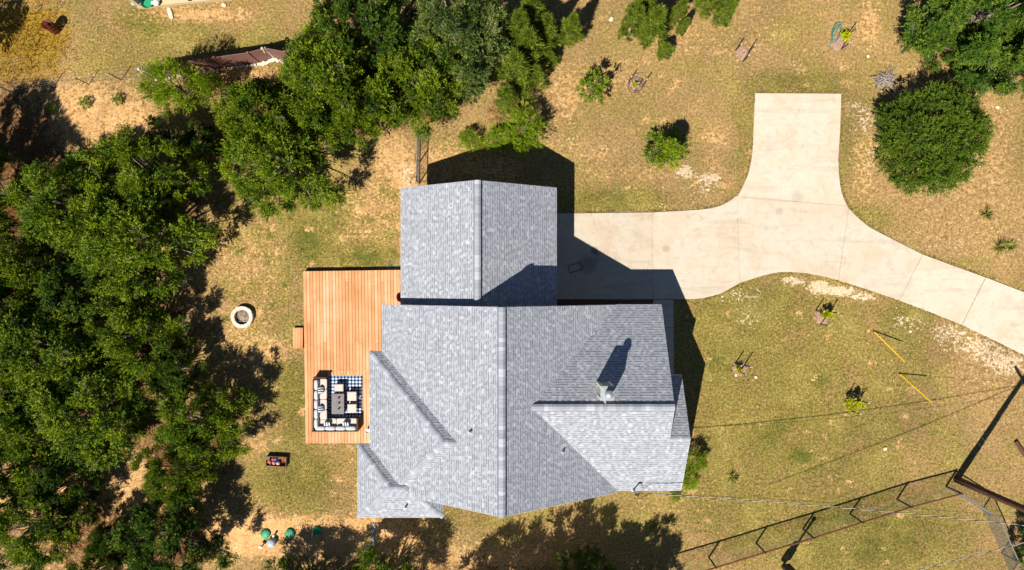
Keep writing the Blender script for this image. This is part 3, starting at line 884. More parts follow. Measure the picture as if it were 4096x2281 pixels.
mb.build('flashing', M['pan'], chim)

# plumbing vents and the service mast
def roofz(x, y):
    return max(plane_z(k, x, y) for k, p in FACES.items() if inside2(p, x, y))
for (u, v, hh) in [(1880, 1728, 0.33), (1623, 2026, 0.42), (2249, 1808, 0.22)]:
    zz = 4.5
    for _ in range(6):
        p = P(u, v, zz); zz = roofz(p.x, p.y)
    mb = MB(); mb.tube([(p.x, p.y, zz - 0.1), (p.x, p.y, zz + hh)], 0.045, 10); mb.tube([(p.x, p.y, zz + hh - .03), (p.x, p.y, zz + hh + 0.004)], 0.052, 10)
    vo = mb.build('vent_pipe', M['galv'], house)
    mb = MB(); mb.lathe((p.x, p.y, zz), [(0.14, -0.06), (0.10, 0.03), (0.05, 0.1)], 12); mb.build('flashing', M['trim'], vo)
zz = 3.3
for _ in range(6):
    p = P(2533, 1958, zz); zz = roofz(p.x, p.y)
MAST = Vector((p.x, p.y, zz))
mb = MB(); mb.tube([MAST - V3((0, 0, .3)), MAST + V3((0, 0, 0.95))], 0.04, 10)
mast = mb.build('service_mast', M['galv'], house)
mb = MB(); mb.ball(MAST + V3((0.03, 0, 1.0)), 0.09, 10, 8, sc=(1.3, 0.8, 0.9)); mb.build('weatherhead', M['darkmetal'], mast, smooth=True)
mb = MB()
for k in range(3):
    pts = []
    for i in range(13):
        t = i / 12
        pts.append(MAST + V3((0.08 + 0.55 * t, -0.1 * k + 0.12 * math.sin(t * 6.3 + k), 0.95 - 0.25 * math.sin(t * math.pi) - 0.1 * t)))
    mb.tube(pts, 0.012, 5)
mb.build('drip_loop', M['black'], mast)
mb = MB(); mb.lathe(MAST, [(0.17, -0.1), (0.13, 0.03), (0.05, 0.12)], 12); mb.build('flashing', M['trim'], mast)

# ------------------------------------------------------------------ deck
DZ = 0.38
deck = thing('deck', 'orange cedar plank deck wrapped around the west side of the house', 'deck', P(1222, 1430, 0))
tl, bl = P(1212, 1085.5, DZ), P(1222, 1774, DZ)
dv = (bl - tl).normalized(); lat = Vector((-dv.y, dv.x, 0))
if lat.x < 0: lat = -lat
pitch = 12.93 * (H - DZ) / F
rd = random.Random(5)
k = 0
while True:
    off = pitch * (k + 0.5)
    top = tl + lat * off
    if top.x > -5.66: break
    xb = top.x
    yend = bl.y if xb < -7.42 else (-3.85 if xb < -6.66 else -1.35)
    L = (top.y - yend) / -dv.y
    cuts = [0.0]
    opts = [rd.choice([(1200, 1480), (1374,), (1484,), (1380, 1640), (1374,), (1133, 1484), (1290,)])][0]
    for v in opts:
        d_ = (tl.y - P(0, v + rd.uniform(-4, 4), DZ).y)
        if 0.6 < d_ < L - 0.6: cuts.append(d_)
    cuts.append(L)
    for a, b in zip(cuts[:-1], cuts[1:]):
        mb = MB()
        c = top + dv * ((a + b) / 2)
        mb.bbox((c.x, c.y, DZ - 0.02), (pitch - 0.018, (b - a) - 0.006, 0.04), 0.004, math.atan2(-dv.x, dv.y) + math.pi, shade=rd.uniform(0.25, 0.75))
        mb.build('board', M['deck'], deck, loc=(c.x, c.y, DZ - 0.02))
    k += 1
mb = MB()
e = tl + lat * (pitch * k)
fr = [tl + dv * 0.02 + lat * 0.02, tl + lat * (pitch * k - 0.02) + dv * 0.02, bl + V3((0.02, 0.02, 0)), bl + lat * 4.4 - dv * 0.02]
for a, b in ((fr[0], fr[1]), (fr[0], fr[2]), (fr[2], fr[3])):
    d_ = (b - a); c = (a + b) / 2
    mb.box((c.x, c.y, 0.17), (d_.length, 0.04, 0.335), math.atan2(d_.y, d_.x))
for i in range(0, 18):
    y = tl.y - 0.4 - i * 0.53
    x1 = -5.7 if y > -1.3 else (-6.7 if y > -3.8 else -7.45)
    mb.box(((tl.x + 0.1 + x1) / 2, y, 0.25), (x1 - tl.x - 0.15, 0.04, 0.17))
mb.build('frame', M['brownwood'], deck)
st = P(1192, 1353, 0.19)
mb = MB(); mb.box((st.x - 0.0, st.y, 0.075), (0.54, 1.16, 0.15)); stp = mb.build('step', M['brownwood'], deck)
for i in range(4):
    mb = MB(); c = P(1171 + 5.2 + i * 10.2, 1353, 0.19)
    mb.bbox((c.x, c.y, 0.17), (0.138, 1.2, 0.036), 0.004, shade=rd.uniform(0.1, 0.6)); mb.build('board', M['deck'], stp, loc=(c.x, c.y, 0.17))

# ------------------------------------------------------------------ deck furniture
def Z1(x, y, h): return P(1200 + x / 4.484, 1460 + y / 4.484, h)
def rect(x0, x1, y0, y1, h):
    a, b = Z1(x0, y0, h), Z1(x1, y1, h)
    return (a.x + b.x) / 2, (a.y + b.y) / 2, abs(b.x - a.x), abs(a.y - b.y)
c = rect(515, 1120, 192, 942, DZ)
mb = MB(); mb.bbox((0, 0, 0), (c[2], c[3], 0.012), 0.003)
rug = mb.build('rug', gingham_material(0.194)); rug.location = (c[0], c[1], DZ + 0.0065)
tag(rug, 'blue and white buffalo check outdoor rug on the deck', 'rug')

zb, zs = DZ + 0.62, DZ + 0.40
oc = Z1(225, 1200, DZ)
sofa = thing('sectional_sofa', 'L-shaped brown wicker sectional sofa with sand-coloured cushions', 'sofa', (oc.x, oc.y, DZ))
def panel(x0, x1, y0, y1, z0, z1, name, h=None):
    cx_, cy_, a, b = rect(x0, x1, y0, y1, h if h is not None else z1)
    mb = MB(); mb.bbox((cx_, cy_, (z0 + z1) / 2), (a, b, z1 - z0), 0.02)
    return mb.build(name, M['wicker'], sofa)
panel(222, 250, 262, 625, DZ + 0.03, zb, 'back_panel'); panel(220, 247, 628, 990, DZ + 0.03, zb, 'back_panel'); panel(217, 244, 993, 1178, DZ + 0.03, zb, 'back_panel')
panel(214, 445, 1180, 1206, DZ + 0.03, zb, 'back_panel'); panel(449, 632, 1181, 1206, DZ + 0.03, zb, 'back_panel'); panel(636, 822, 1179, 1204, DZ + 0.03, zb, 'back_panel'); panel(826, 1004, 1177, 1202, DZ + 0.03, zb, 'back_panel')
panel(232, 465, 222, 246, DZ + 0.03, zb - 0.05, 'arm_panel'); panel(1008, 1036, 962, 1200, DZ + 0.03, zb - 0.05, 'arm_panel')
panel(256, 478, 252, 976, DZ + 0.05, DZ + 0.28, 'seat_base'); panel(256, 1002, 979, 1174, DZ + 0.05, DZ + 0.281, 'seat_base')
def cushion(x0, x1, y0, y1, zc, th, name, mat, h, e=0.35, R=None, grow=1.0):
    cx_, cy_, a, b = rect(x0, x1, y0, y1, h)
    mb = MB(); mb.ball((cx_, cy_, zc), 1.0, 20, 12, e=e, sc=(a / 2 * grow, b / 2 * grow, th / 2), R=R)
    return mb.build(name, mat, sofa, smooth=True, loc=(cx_, cy_, zc))
for y0, y1 in ((250, 431), (434, 613), (617, 800), (803, 982)):
    cushion(300, 483, y0, y1, DZ + 0.35, 0.15, 'seat_cushion', M['cushion'], DZ + 0.4, 0.22)
cushion(300, 472, 985, 1150, DZ + 0.35, 0.15, 'seat_cushion', M['cushion'], DZ + 0.4, 0.22)
for x0, x1 in ((474, 651), (655, 838), (842, 1022)):
    cushion(x0, x1, 958, 1150, DZ + 0.35, 0.15, 'seat_cushion', M['cushion'], DZ + 0.4, 0.22)
Ry = lambda a: Matrix.Rotation(a, 3, 'Y')
Rx = lambda a: Matrix.Rotation(a, 3, 'X')
for y0, y1 in ((262, 455), (458, 628), (626, 795), (798, 968), (962, 1146)):
    cushion(256, 330, y0, y1, DZ + 0.53, 0.3, 'back_cushion', M['pillowgrey'], DZ + 0.62, 0.55, R=Ry(-0.25))
for x0, x1 in ((268, 452), (448, 634), (632, 818), (815, 1004)):
    cushion(x0, x1, 1104, 1180, DZ + 0.53, 0.3, 'back_cushion', M['pillowgrey'], DZ + 0.62, 0.55, R=Rx(-0.25))
for name, (x0, x1, y0, y1), R_, ax, lab in (
        ('throw_pillow', (318, 425, 395, 520), Ry(-0.95), 1, 'blue and white striped pillow nearest the upper end of the sofa'),
        ('throw_pillow', (322, 420, 735, 858), Ry(-0.95), 1, 'blue and white striped pillow halfway down the long arm of the sofa'),
        ('throw_pillow', (420, 545, 1012, 1118), Rx(-0.95), 0, 'blue and white striped pillow nearest the inner corner of the sofa'),
        ('throw_pillow', (755, 880, 1012, 1118), Rx(-0.95), 0, 'blue and white striped pillow at the open right end of the sofa')):
    cx_, cy_, a, b = rect(x0, x1, y0, y1, DZ + 0.62)
    mb = MB(); mb.ball((0, 0, 0), 1.0, 18, 12, e=0.6, sc=(a / 2 if ax == 0 else 0.075, b / 2 if ax == 1 else 0.075, 0.17))
    o = mb.build(name, stripe_material(0.135, ax), smooth=True)
    o.location = (cx_, cy_, DZ + 0.56); o.rotation_euler = R_.to_euler()
    tag(o, lab, 'pillow', 'striped pillows on the sofa')
# coffee table with three candle cups
ht = DZ + 0.5
c = rect(568, 790, 518, 884, ht)
tb = thing('coffee_table', 'rectangular grey-topped table in front of the sofa', 'table', (c[0], c[1], DZ + 0.012))
mb = MB(); mb.bbox((c[0], c[1], ht - 0.025), (c[2], c[3], 0.05), 0.008); mb.build('table_top', M['tabletop'], tb)
mb = MB(); mb.box((c[0], c[1], (DZ + ht) / 2 - 0.02), (c[2] - 0.08, c[3] - 0.08, ht - DZ - 0.07)); mb.build('table_base', M['wicker'], tb)
for i, (x, y) in enumerate(((700, 588), (702, 683), (700, 783))):
    p = Z1(x, y, ht)
    mb = MB(); mb.lathe((p.x, p.y, ht), [(0.045, 0.002), (0.05, 0.09), (0.04, 0.09), (0.036, 0.02), (0.001, 0.02)], 12)
    tag(mb.build('candle_cup', M['black'], loc=(p.x, p.y, ht)), ['topmost', 'middle', 'lowest'][i] + ' of three small dark cups on the grey table', 'cup', 'dark cups on the table')
hs = DZ + 0.44
for (x0, x1, y0, y1), lab in (((614, 776, 345, 474), 'square sand-coloured stool above the grey table'), ((847, 1010, 482, 644), 'upper of two square sand-coloured stools right of the table'),
                              ((850, 1010, 704, 860), 'lower of two square sand-coloured stools right of the table')):
    c = rect(x0, x1, y0, y1, hs)
    st_ = thing('stool', lab, 'stool', (c[0], c[1], DZ + 0.012), 'stools around the deck table')
    mb = MB(); mb.bbox((c[0], c[1], hs - 0.055), (c[2], c[3], 0.11), 0.03); mb.build('seat_cushion', M['cushion'], st_)
    mb = MB(); mb.box((c[0], c[1], hs - 0.14), (c[2] - 0.03, c[3] - 0.03, 0.06)); mb.build('apron', M['wicker'], st_)
    for sx in (-1, 1):
        for sy in (-1, 1):
            mb = MB(); mb.box((c[0] + sx * (c[2] / 2 - 0.05), c[1] + sy * (c[3] / 2 - 0.05), (DZ + 0.013 + hs - 0.17) / 2), (0.05, 0.05, hs - 0.17 - DZ - 0.013)); mb.build('leg', M['wicker'], st_)
# kettle grill half under the garage eave
p = P(1606, 1188, DZ)
g = thing('kettle_grill', 'red and black kettle grill on the deck beside the garage wall', 'grill', (p.x, p.y, DZ))
mb = MB(); mb.lathe((p.x + 0.1, p.y, DZ + 0.62), [(0.001, 0), (0.16, 0.03), (0.26, 0.14), (0.28, 0.22)], 20); mb.build('bowl', M['black'], g, smooth=True)
mb = MB(); mb.lathe((p.x + 0.1, p.y, DZ + 0.84), [(0.285, 0), (0.25, 0.12), (0.13, 0.2), (0.001, 0.22)], 20); lid = mb.build('lid', M['red'], g, smooth=True)
mb = MB(); mb.tube([(p.x + 0.02, p.y, DZ + 1.06), (p.x + 0.02, p.y, DZ + 1.12), (p.x + 0.18, p.y, DZ + 1.12), (p.x + 0.18, p.y, DZ + 1.06)], 0.012, 6); mb.build('handle', M['black'], lid)
for a in (0.5, 2.6, 4.7):
    mb = MB(); mb.tube([(p.x + 0.1 + 0.18 * math.cos(a), p.y + 0.18 * math.sin(a), DZ + 0.7), (p.x + 0.1 + 0.32 * math.cos(a), p.y + 0.32 * math.sin(a), DZ)], 0.014, 6); mb.build('leg', M['darkmetal'], g)
p = P(1474, 1722, DZ)
mb = MB(); mb.lathe((p.x, p.y, DZ), [(0.1, 0.001), (0.14, 0.26), (0.15, 0.26), (0.15, 0.3), (0.125, 0.3), (0.12, 0.22), (0.001, 0.22)], 16)
tag(mb.build('planter_pot', M['white'], smooth=False, loc=(p.x, p.y, DZ)), 'small white pot on the deck tucked against the house eave', 'pot')

# ------------------------------------------------------------------ fire pit
p = P(966.5, 1269, 0.3)
fp = thing('fire_pit', 'round fire pit ring of tan concrete blocks on the lawn', 'fire pit', (p.x, p.y, 0))
for row in range(3):
    for i in range(14):
        a0 = 2 * math.pi * (i + 0.5 * (row % 2) + 0.06) / 14; a1 = a0 + 2 * math.pi / 14 * 0.955
        mb = MB(); z0, z1 = 0.0 + row * 0.102, 0.0 + row * 0.102 + 0.098
        ro, ri = 0.625 + rd.uniform(-0.012, 0.012), 0.44
        q = [(ri * math.cos(a0), ri * math.sin(a0)), (ro * math.cos(a0), ro * math.sin(a0)), (ro * 1.012 * math.cos((a0 + a1) / 2), ro * 1.012 * math.sin((a0 + a1) / 2)), (ro * math.cos(a1), ro * math.sin(a1)), (ri * math.cos(a1), ri * math.sin(a1))]
        mb.prism([(p.x + x, p.y + y) for x, y in q], z0 if row else -0.03, z1, shade=rd.random())
        mb.build('block', M['block'], fp)
mb = MB()
prof = [(0.44, 0.03), (0.3, 0.07), (0.15, 0.1), (0.001, 0.11)]
mb.lathe((p.x, p.y, 0), prof, 20)
for i in range(26):
    a, r = rd.uniform(0, 6.28), rd.uniform(0, 0.36)
    mb.ball((p.x + r * math.cos(a), p.y + r * math.sin(a), 0.1), rd.uniform(0.025, 0.06), 6, 4, sc=(1, rd.uniform(.6, 1), .6))
mb.build('ash', M['ash'], fp)

# ------------------------------------------------------------------ toy crate
cr = P(1104, 1849, 0.3)
bx = thing('toy_crate', 'brown wooden crate full of balls standing on the lawn', 'crate', (cr.x, cr.y, 0))
def CR(x, y, h): return P(1000 + x / 3.26, 1780 + y / 3.26, h)
q = [CR(210, 150, .3), CR(472, 163, .3), CR(466, 287, .3), CR(208, 272, .3)]
for i in range(4):
    a, b = q[i], q[(i + 1) % 4]; d_ = b - a; c = (a + b) / 2
    mb = MB(); mb.box((c.x, c.y, 0.16), (d_.length + 0.02 * (i % 2), 0.025, 0.32), math.atan2(d_.y, d_.x)); mb.build('side_panel', M['box'], bx)
mb = MB(); mb.prism([v * 1.0 for v in shrink(q, 0.02)], 0.01, 0.04); mb.build('floor_panel', M['box'], bx)
mb = MB()
a, b = q[3], q[2]
for i in range(9):
    c = a.lerp(b, 0.14 + i * 0.085)
    mb.box((c.x, c.y - 0.016, 0.2), (0.055, 0.012, 0.14), math.atan2(b.y - a.y, b.x - a.x))
mb.build('letter_tile', M['white'], bx)
for (x, y, r, mk, lab) in ((252, 218, .125, 'orange_ball', 'largest orange ball at the left of the toy crate'), (312, 235, .125, 'maroon_ball', 'pink ball in the middle of the toy crate'),
                           (366, 240, .125, 'grey_ball', 'grey ball right of centre in the toy crate'), (328, 188, .1, 'blue_ball', 'blue ball at the back edge of the toy crate'),
                           (262, 255, .06, 'bluegrey', 'small blue-grey ball at the front left of the toy crate'), (300, 188, .09, 'orange_ball', 'small orange ball tucked behind the pink one in the crate')):
    pp = CR(x, y, 0.2); mb = MB(); mb.ball((0, 0, 0), r, 16, 12); o = mb.build('ball', M[mk], smooth=True); o.location = (pp.x, pp.y, 0.04 + r + (0.06 if r < .1 else 0))
    tag(o, lab, 'ball', 'balls in the toy crate')
pp = CR(230, 178, 0.4); mb = MB(); mb.lathe((0, 0, 0), [(0.06, 0), (0.085, 0.3), (0.075, 0.3), (0.055, 0.03), (0.001, 0.03)], 14); o = mb.build('tumbler', M['white'], smooth=False); o.location = (pp.x, pp.y, 0.05)
tag(o, 'white open cup at the corner of the toy crate', 'cup')
pp = CR(432, 185, 0.25); mb = MB(); mb.ball((0, 0, 0), 0.05, 10, 8); mb.tube([(0, 0, 0), (-0.12, -0.12, -0.05), (-0.05, -0.3, -0.08)], 0.018, 6)
o = mb.build('jump_rope', M['red']); o.location = (pp.x, pp.y, 0.16); tag(o, 'red handled toy at the right side of the toy crate', 'toy')

# ------------------------------------------------------------------ septic lids and pump
for (u, v), lab in (((1061, 2138), 'leftmost of three round green plastic tank lids'), ((1158, 2135), 'middle of three round green plastic tank lids'), ((1267, 2126), 'rightmost of three round green plastic tank lids')):
    p = P(u, v, 0.1); L_ = thing('tank_lid', lab, 'lid', (p.x, p.y, 0), 'green tank lids')
    mb = MB(); mb.lathe((p.x, p.y, 0), [(0.24, -0.03), (0.25, 0.06), (0.27, 0.065), (0.27, 0.095), (0.22, 0.13), (0.1, 0.16), (0.001, 0.165)], 24); mb.build('dome', M['green_plastic'], L_)
    mb = MB()
    for i in range(8):
        a = i * math.pi / 4
        mb.box((p.x + 0.17 * math.cos(a), p.y + 0.17 * math.sin(a), 0.148), (0.13, 0.018, 0.02), a)
    mb.build('rib', M['green_plastic'], L_)
p = P(1083, 2174, 0.3); L_ = thing('air_pump', 'pale blue-grey domed pump housing beside the green lids', 'pump', (p.x, p.y, 0))
mb = MB(); mb.lathe((p.x, p.y, 0), [(0.25, -0.02), (0.26, 0.22), (0.24, 0.3), (0.14, 0.38), (0.001, 0.4)], 24); mb.build('housing', M['bluegrey'], L_, smooth=True)
mb = MB(); mb.tube([(p.x - 0.2, p.y + 0.05, 0.1), (p.x - 0.35, p.y + 0.15, 0.04), (p.x - 0.45, p.y - 0.05, 0.03), (p.x - 0.55, p.y - 0.25, 0.03)], 0.018, 6); mb.build('cable', M['black'], L_)
p = P(1043, 2188, 0.3); L_ = thing('outlet_box', 'small white electrical outlet box on a stub post', 'outlet', (p.x, p.y, 0))
mb = MB(); mb.tube([(p.x, p.y, -0.05), (p.x, p.y, 0.26)], 0.02, 8); mb.build('post', M['galv'], L_)
mb = MB(); mb.bbox((p.x, p.y, 0.32), (0.22, 0.13, 0.12), 0.015, -0.5); b_ = mb.build('box', M['white'], L_)
mb = MB(); mb.box((p.x - 0.045, p.y + 0.025, 0.383), (0.035, 0.02, 0.006), -0.5); mb.box((p.x + 0.045, p.y - 0.025, 0.383), (0.035, 0.02, 0.006), -0.5); mb.build('socket', M['black'], b_)
p = P(1095, 2143, 0.2); mb = MB(); mb.lathe((p.x, p.y, 0), [(0.05, -0.05), (0.05, 0.24), (0.065, 0.25), (0.065, 0.3), (0.001, 0.31)], 12)
tag(mb.build('cleanout_pipe', M['white'], loc=(p.x, p.y, 0)), 'white capped cleanout pipe beside the leftmost green lid', 'pipe')
a, b = P(1496, 2095, .06), P(1489, 2180, .06); d_ = b - a
mb = MB(); w_ = 0.07
mb.box(((a.x + b.x) / 2, (a.y + b.y) / 2, 0.04), (d_.length, 0.16, 0.02), math.atan2(d_.y, d_.x))
s_ = Vector((-d_.y, d_.x, 0)).normalized() * 0.085
for sg in (-1, 1):
    c = (a + b) / 2 + s_ * sg; mb.box((c.x, c.y, 0.07), (d_.length, 0.015, 0.09), math.atan2(d_.y, d_.x))
tag(mb.build('downspout_trough', M['bluegrey']), 'blue-grey drain trough on the ground south of the house', 'trough')
# rusty burn barrel
p = P(208, 110, 0.4); B_ = thing('burn_barrel', 'rusty dark red open steel barrel in the golden grass', 'barrel', (p.x, p.y, 0))
mb = MB(); mb.lathe((p.x, p.y, 0), [(0.001, 0.01), (0.28, 0.0), (0.285, 0.28), (0.3, 0.29), (0.285, 0.3), (0.285, 0.58), (0.3, 0.59), (0.285, 0.6), (0.285, 0.87), (0.297, 0.88), (0.297, 0.9), (0.275, 0.9), (0.27, 0.1), (0.001, 0.08)], 24); mb.build('drum', M['barrel'], B_, smooth=True)

# ------------------------------------------------------------------ chain-link fences
def wires(mb, a, b, h, step=0.11, r=0.003):
    d_ = b - a; L = d_.length; d_.normalize(); s = Vector((-d_.y, d_.x, 0)) * r
    t = -h
    while t < L:
        for sg in (0, 1):
            x0, x1 = t, t + h
            z0, z1 = (0.04, h) if sg == 0 else (h, 0.04)
            if x0 < 0: z0 = z0 + (z1 - z0) * (-x0) / h; x0 = 0
            if x1 > L: z1 = z0 + (z1 - z0) * (L - x0) / (x1 - x0) if x1 > x0 else z1; x1 = L
            if x1 - x0 < 0.02: continue
            pa, pb = a + d_ * x0, a + d_ * x1
            pa.z, pb.z = z0, z1
            u_ = Vector((0, 0, r))
            mb.add([pa - s, pa + s, pa + u_ * 2, pb - s, pb + s, pb + u_ * 2], [(0, 1, 4, 3), (1, 2, 5, 4), (2, 0, 3, 5)])
        t += step

def chainlink(name, label, pts, h, postmat, railmat, pr=0.035, rr=0.026, midrail=False, wire=0.0032):
    th = thing(name, label, 'fence', (pts[0].x, pts[0].y, 0))
    for p in pts:
        mb = MB(); mb.tube([(p.x, p.y, -0.1), (p.x, p.y, h + 0.03)], pr, 8); mb.ball((p.x, p.y, h + 0.05), pr * 1.15, 8, 6); mb.build('post', postmat, th)
    for a, b in zip(pts[:-1], pts[1:]):
        mb = MB(); mb.tube([(a.x, a.y, h), (b.x, b.y, h)], rr, 8); mb.build('top_rail', railmat, th)
        if midrail:
            mb = MB(); mb.tube([(a.x, a.y, 0.08), (b.x, b.y, 0.08)], rr, 8); mb.build('bottom_rail', railmat, th)
        mb = MB(); wires(mb, Vector((a.x, a.y, 0)), Vector((b.x, b.y, 0)), h, r=wire); mb.build('wire_mesh', M['fencewire'], th)
    return th
FP = [P(*q) for q in ((2450, 2340), (2645, 2285), (2835, 2230), (3024, 2172), (3212, 2116), (3400, 2056), (3588, 1997), (3783, 1945))]
chainlink('chain_link_fence', 'long chain-link fence with rust-brown top rail crossing the lower right lawn', FP, 1.52, M['darkmetal'], M['rust'], pr=0.05, rr=0.05)
FP2 = [P(*q) for q in ((3783, 1948), (3928, 2040), (4006, 2213), (4040, 2300))]
chainlink('chain_link_fence', 'short grey chain-link fence running from the corner post past the utility pole', FP2[0:1] + FP2[1:], 1.5, M['greymetal'], M['greymetal'], pr=0.04, rr=0.032, wire=0.005)
FP3 = [P(1680, 540), P(1678, 650), P(1676, 735)]
chainlink('chain_link_fence', 'short grey chain-link fence between the garage and the juniper grove', FP3, 1.2, M['galv'], M['galv'], midrail=True)

# ------------------------------------------------------------------ utility pole, guys, wires, meter post
PB = P(3826, 1918)
pole = thing('utility_pole', 'tall dark brown wooden utility pole at the right edge', 'utility pole', (PB.x, PB.y, 0))
PT_ = PB + V3((0, 0, 9.6))
mb = MB(); mb.tube([PB - V3((0, 0, .3)), PB + V3((0, 0, 3)), PB + V3((0, 0, 6)), PT_], [0.2, 0.185, 0.165, 0.14], 16); mb.build('shaft', M['pole'], pole, smooth=True)
mb = MB(); mb.tube([PB + V3((-0.22, 0.05, 0.0)), PB + V3((-0.2, 0.05, 3))], 0.012, 6); mb.build('ground_wire', M['galv'], pole)
mb = MB(); mb.box(PT_ - V3((0, 0, 0.3)), (0.12, 1.8, 0.12), 0.5); mb.build('crossarm', M['pole'], pole)
TOP = PB + V3((0, 0, 8.8))
def catenary(a, b, sag, n=40):
    return [a.lerp(b, i / n) + V3((0, 0, -sag * 4 * (i / n) * (1 - i / n))) for i in range(n + 1)]
def twisted(name, label, a, b, sag, pitch_=0.85):
    th = thing(name, label, 'cable', (a.x, a.y, a.z))
    d_ = (b - a).normalized(); s = Vector((-d_.y, d_.x, 0)).normalized(); u_ = s.cross(d_)
    L = (b - a).length; n = int(L / 0.12)
    for k_, (nm, mk, r) in enumerate((('bare_neutral', 'stonewhite', 0.011), ('insulated_conductor', 'black', 0.012))):
        pts = []
        for i in range(n + 1):
            t = i / n; ph = t * L / pitch_ * 2 * math.pi + k_ * math.pi
            pts.append(a.lerp(b, t) + V3((0, 0, -sag * 4 * t * (1 - t))) + s * (0.016 * math.cos(ph)) + u_ * (0.016 * math.sin(ph)))
        mb = MB(); mb.tube(pts, r, 5); mb.build(nm, M[mk], th)
    return th
twisted('service_cable', 'twisted white and black service cable from the house mast to the utility pole', MAST + V3((0.6, 0, 0.82)), TOP, 0.55)
e2_ = TOP + (P(3575, 2281, 7) - TOP) * 1.9; e2_.z = 7.2
twisted('service_cable', 'twisted cable leaving the utility pole toward the bottom edge', TOP, e2_, 0.35)
mb = MB(); mb.tube(catenary(MAST + V3((0.1, 0.05, 0.9)), PB + V3((0, 0.1, 7.6)), 0.6), 0.009, 5)
tag(mb.build('phone_line', M['black']), 'thin dark line running beside the service cable', 'cable')
for (u, v), lab in (((3495, 1325), 'guy wire in a yellow guard nearer the driveway'), ((3598, 1495), 'guy wire in a yellow guard farther from the driveway')):
    a = P(u, v, 0.02); gth = thing('guy_wire', lab, 'guy wire', (a.x, a.y, 0), 'guy wires of the utility pole')
    tp = PB + V3((0, 0, 9.0)); d_ = (tp - a).normalized()
    mb = MB(); mb.tube([a - d_ * 0.2, tp], 0.006, 5); mb.build('wire', M['galv'], gth)
    mb = MB(); mb.tube([a + d_ * 0.08, a + d_ * 2.5], 0.032, 8); mb.build('guard', M['yellow'], gth)
    mb = MB(); mb.lathe((a.x, a.y, -0.04), [(0.06, 0), (0.05, 0.08), (0.02, 0.12), (0.001, 0.12)], 8); mb.build('anchor', M['darkmetal'], gth)
p = P(3132, 2262); mt = thing('meter_post', 'slim post carrying a dark electric meter box near the fence', 'meter post', (p.x, p.y, 0))
mb = MB(); mb.tube([p - V3((0, 0, .2)), p + V3((0, 0, 4.3))], 0.07, 10); mb.build('post', M['galv'], mt)
mb = MB(); mb.bbox(p + V3((0.0, 0.12, 0.85)), (0.5, 0.2, 0.95), 0.02, 0.2); mb.build('meter_box', M['darkmetal'], mt)
mb = MB(); mb.bbox(p + V3((0.0, 0.12, 1.65)), (0.33, 0.18, 0.6), 0.02, 0.2); mb.build('breaker_box', M['darkmetal'], mt)
mb = MB(); mb.ball(p + V3((0, 0, 4.35)), 0.13, 10, 8); mb.build('weatherhead', M['darkmetal'], mt, smooth=True)
a, b = P(4063, 1765, .08), P(4110, 1838, .08)
mb = MB(); mb.tube([a, a.lerp(b, .5) + V3((0, 0, .01)), b], [0.11, 0.12, 0.1], 10)  # dark rounded bar laid over an unidentified dark mark
tag(mb.build('dark_bar', M['pole']), 'short dark rounded bar on the dry grass at the right edge', 'log')

# ------------------------------------------------------------------ brown fence, wire fence, neighbour's porch (top left)
bfp = [(628, 311), (770, 287), (905, 268), (1035, 250), (1100, 232), (1175, 246), (1290, 225)]
bf = thing('panel_fence', 'solid brown panel fence above the rocky strip at upper left', 'fence', P(628, 311))
hb = 1.75
pts = [P(*q) for q in bfp]
for a, b in zip(pts[:-1], pts[1:]):
    d_ = b - a; L = d_.length; ang = math.atan2(d_.y, d_.x); n = max(1, int(L / 0.9))
    for i in range(n):
        c = a.lerp(b, (i + 0.5) / n)
        mb = MB(); mb.box((c.x, c.y, hb / 2), (L / n - 0.012, 0.035, hb), ang)
        mb.build('panel', M['brownpanel'], bf)
for i, p in enumerate(pts):
    mb = MB(); mb.box((p.x, p.y, (hb + 0.06) / 2), (0.1, 0.1, hb + 0.06)); mb.build('post', M['brownpanel'] if i not in (0, 4) else M['bluegrey'], bf)
for i in (0, 4):
    p = pts[i] + V3((-0.1, -0.05, 0)) ; mb = MB(); mb.lathe((p.x, p.y, hb + 0.06), [(0.09, 0), (0.1, 0.05), (0.06, 0.12), (0.001, 0.14)], 10); lamp = mb.build('lamp_cap', M['bluegrey'], bf)
    mb = MB(); mb.tube([(p.x + 0.02, p.y - 0.06, hb - 0.02), (p.x + 0.03, p.y - 0.16, hb - 0.2)], 0.03, 6); mb.build('lamp_tag', M['yellow'], lamp)
wf = thing('wire_fence', 'thin wire fence of dark steel posts left of the brown panel fence', 'fence', P(480, 320))
wp = [(620, 318), (486, 321), (356, 338), (214, 350), (60, 372), (-120, 395)]
for (u, v) in wp:
    p = P(u, v); mb = MB(); mb.tube([(p.x, p.y, -0.1), (p.x, p.y, 1.35)], 0.028, 6); mb.build('post', M['darkmetal'], wf)
for z in (0.25, 0.6, 0.95, 1.28):
    mb = MB(); mb.tube([P(u, v) + V3((0, 0, z)) for u, v in wp], 0.006, 4); mb.build('wire', M['fencewire'], wf)
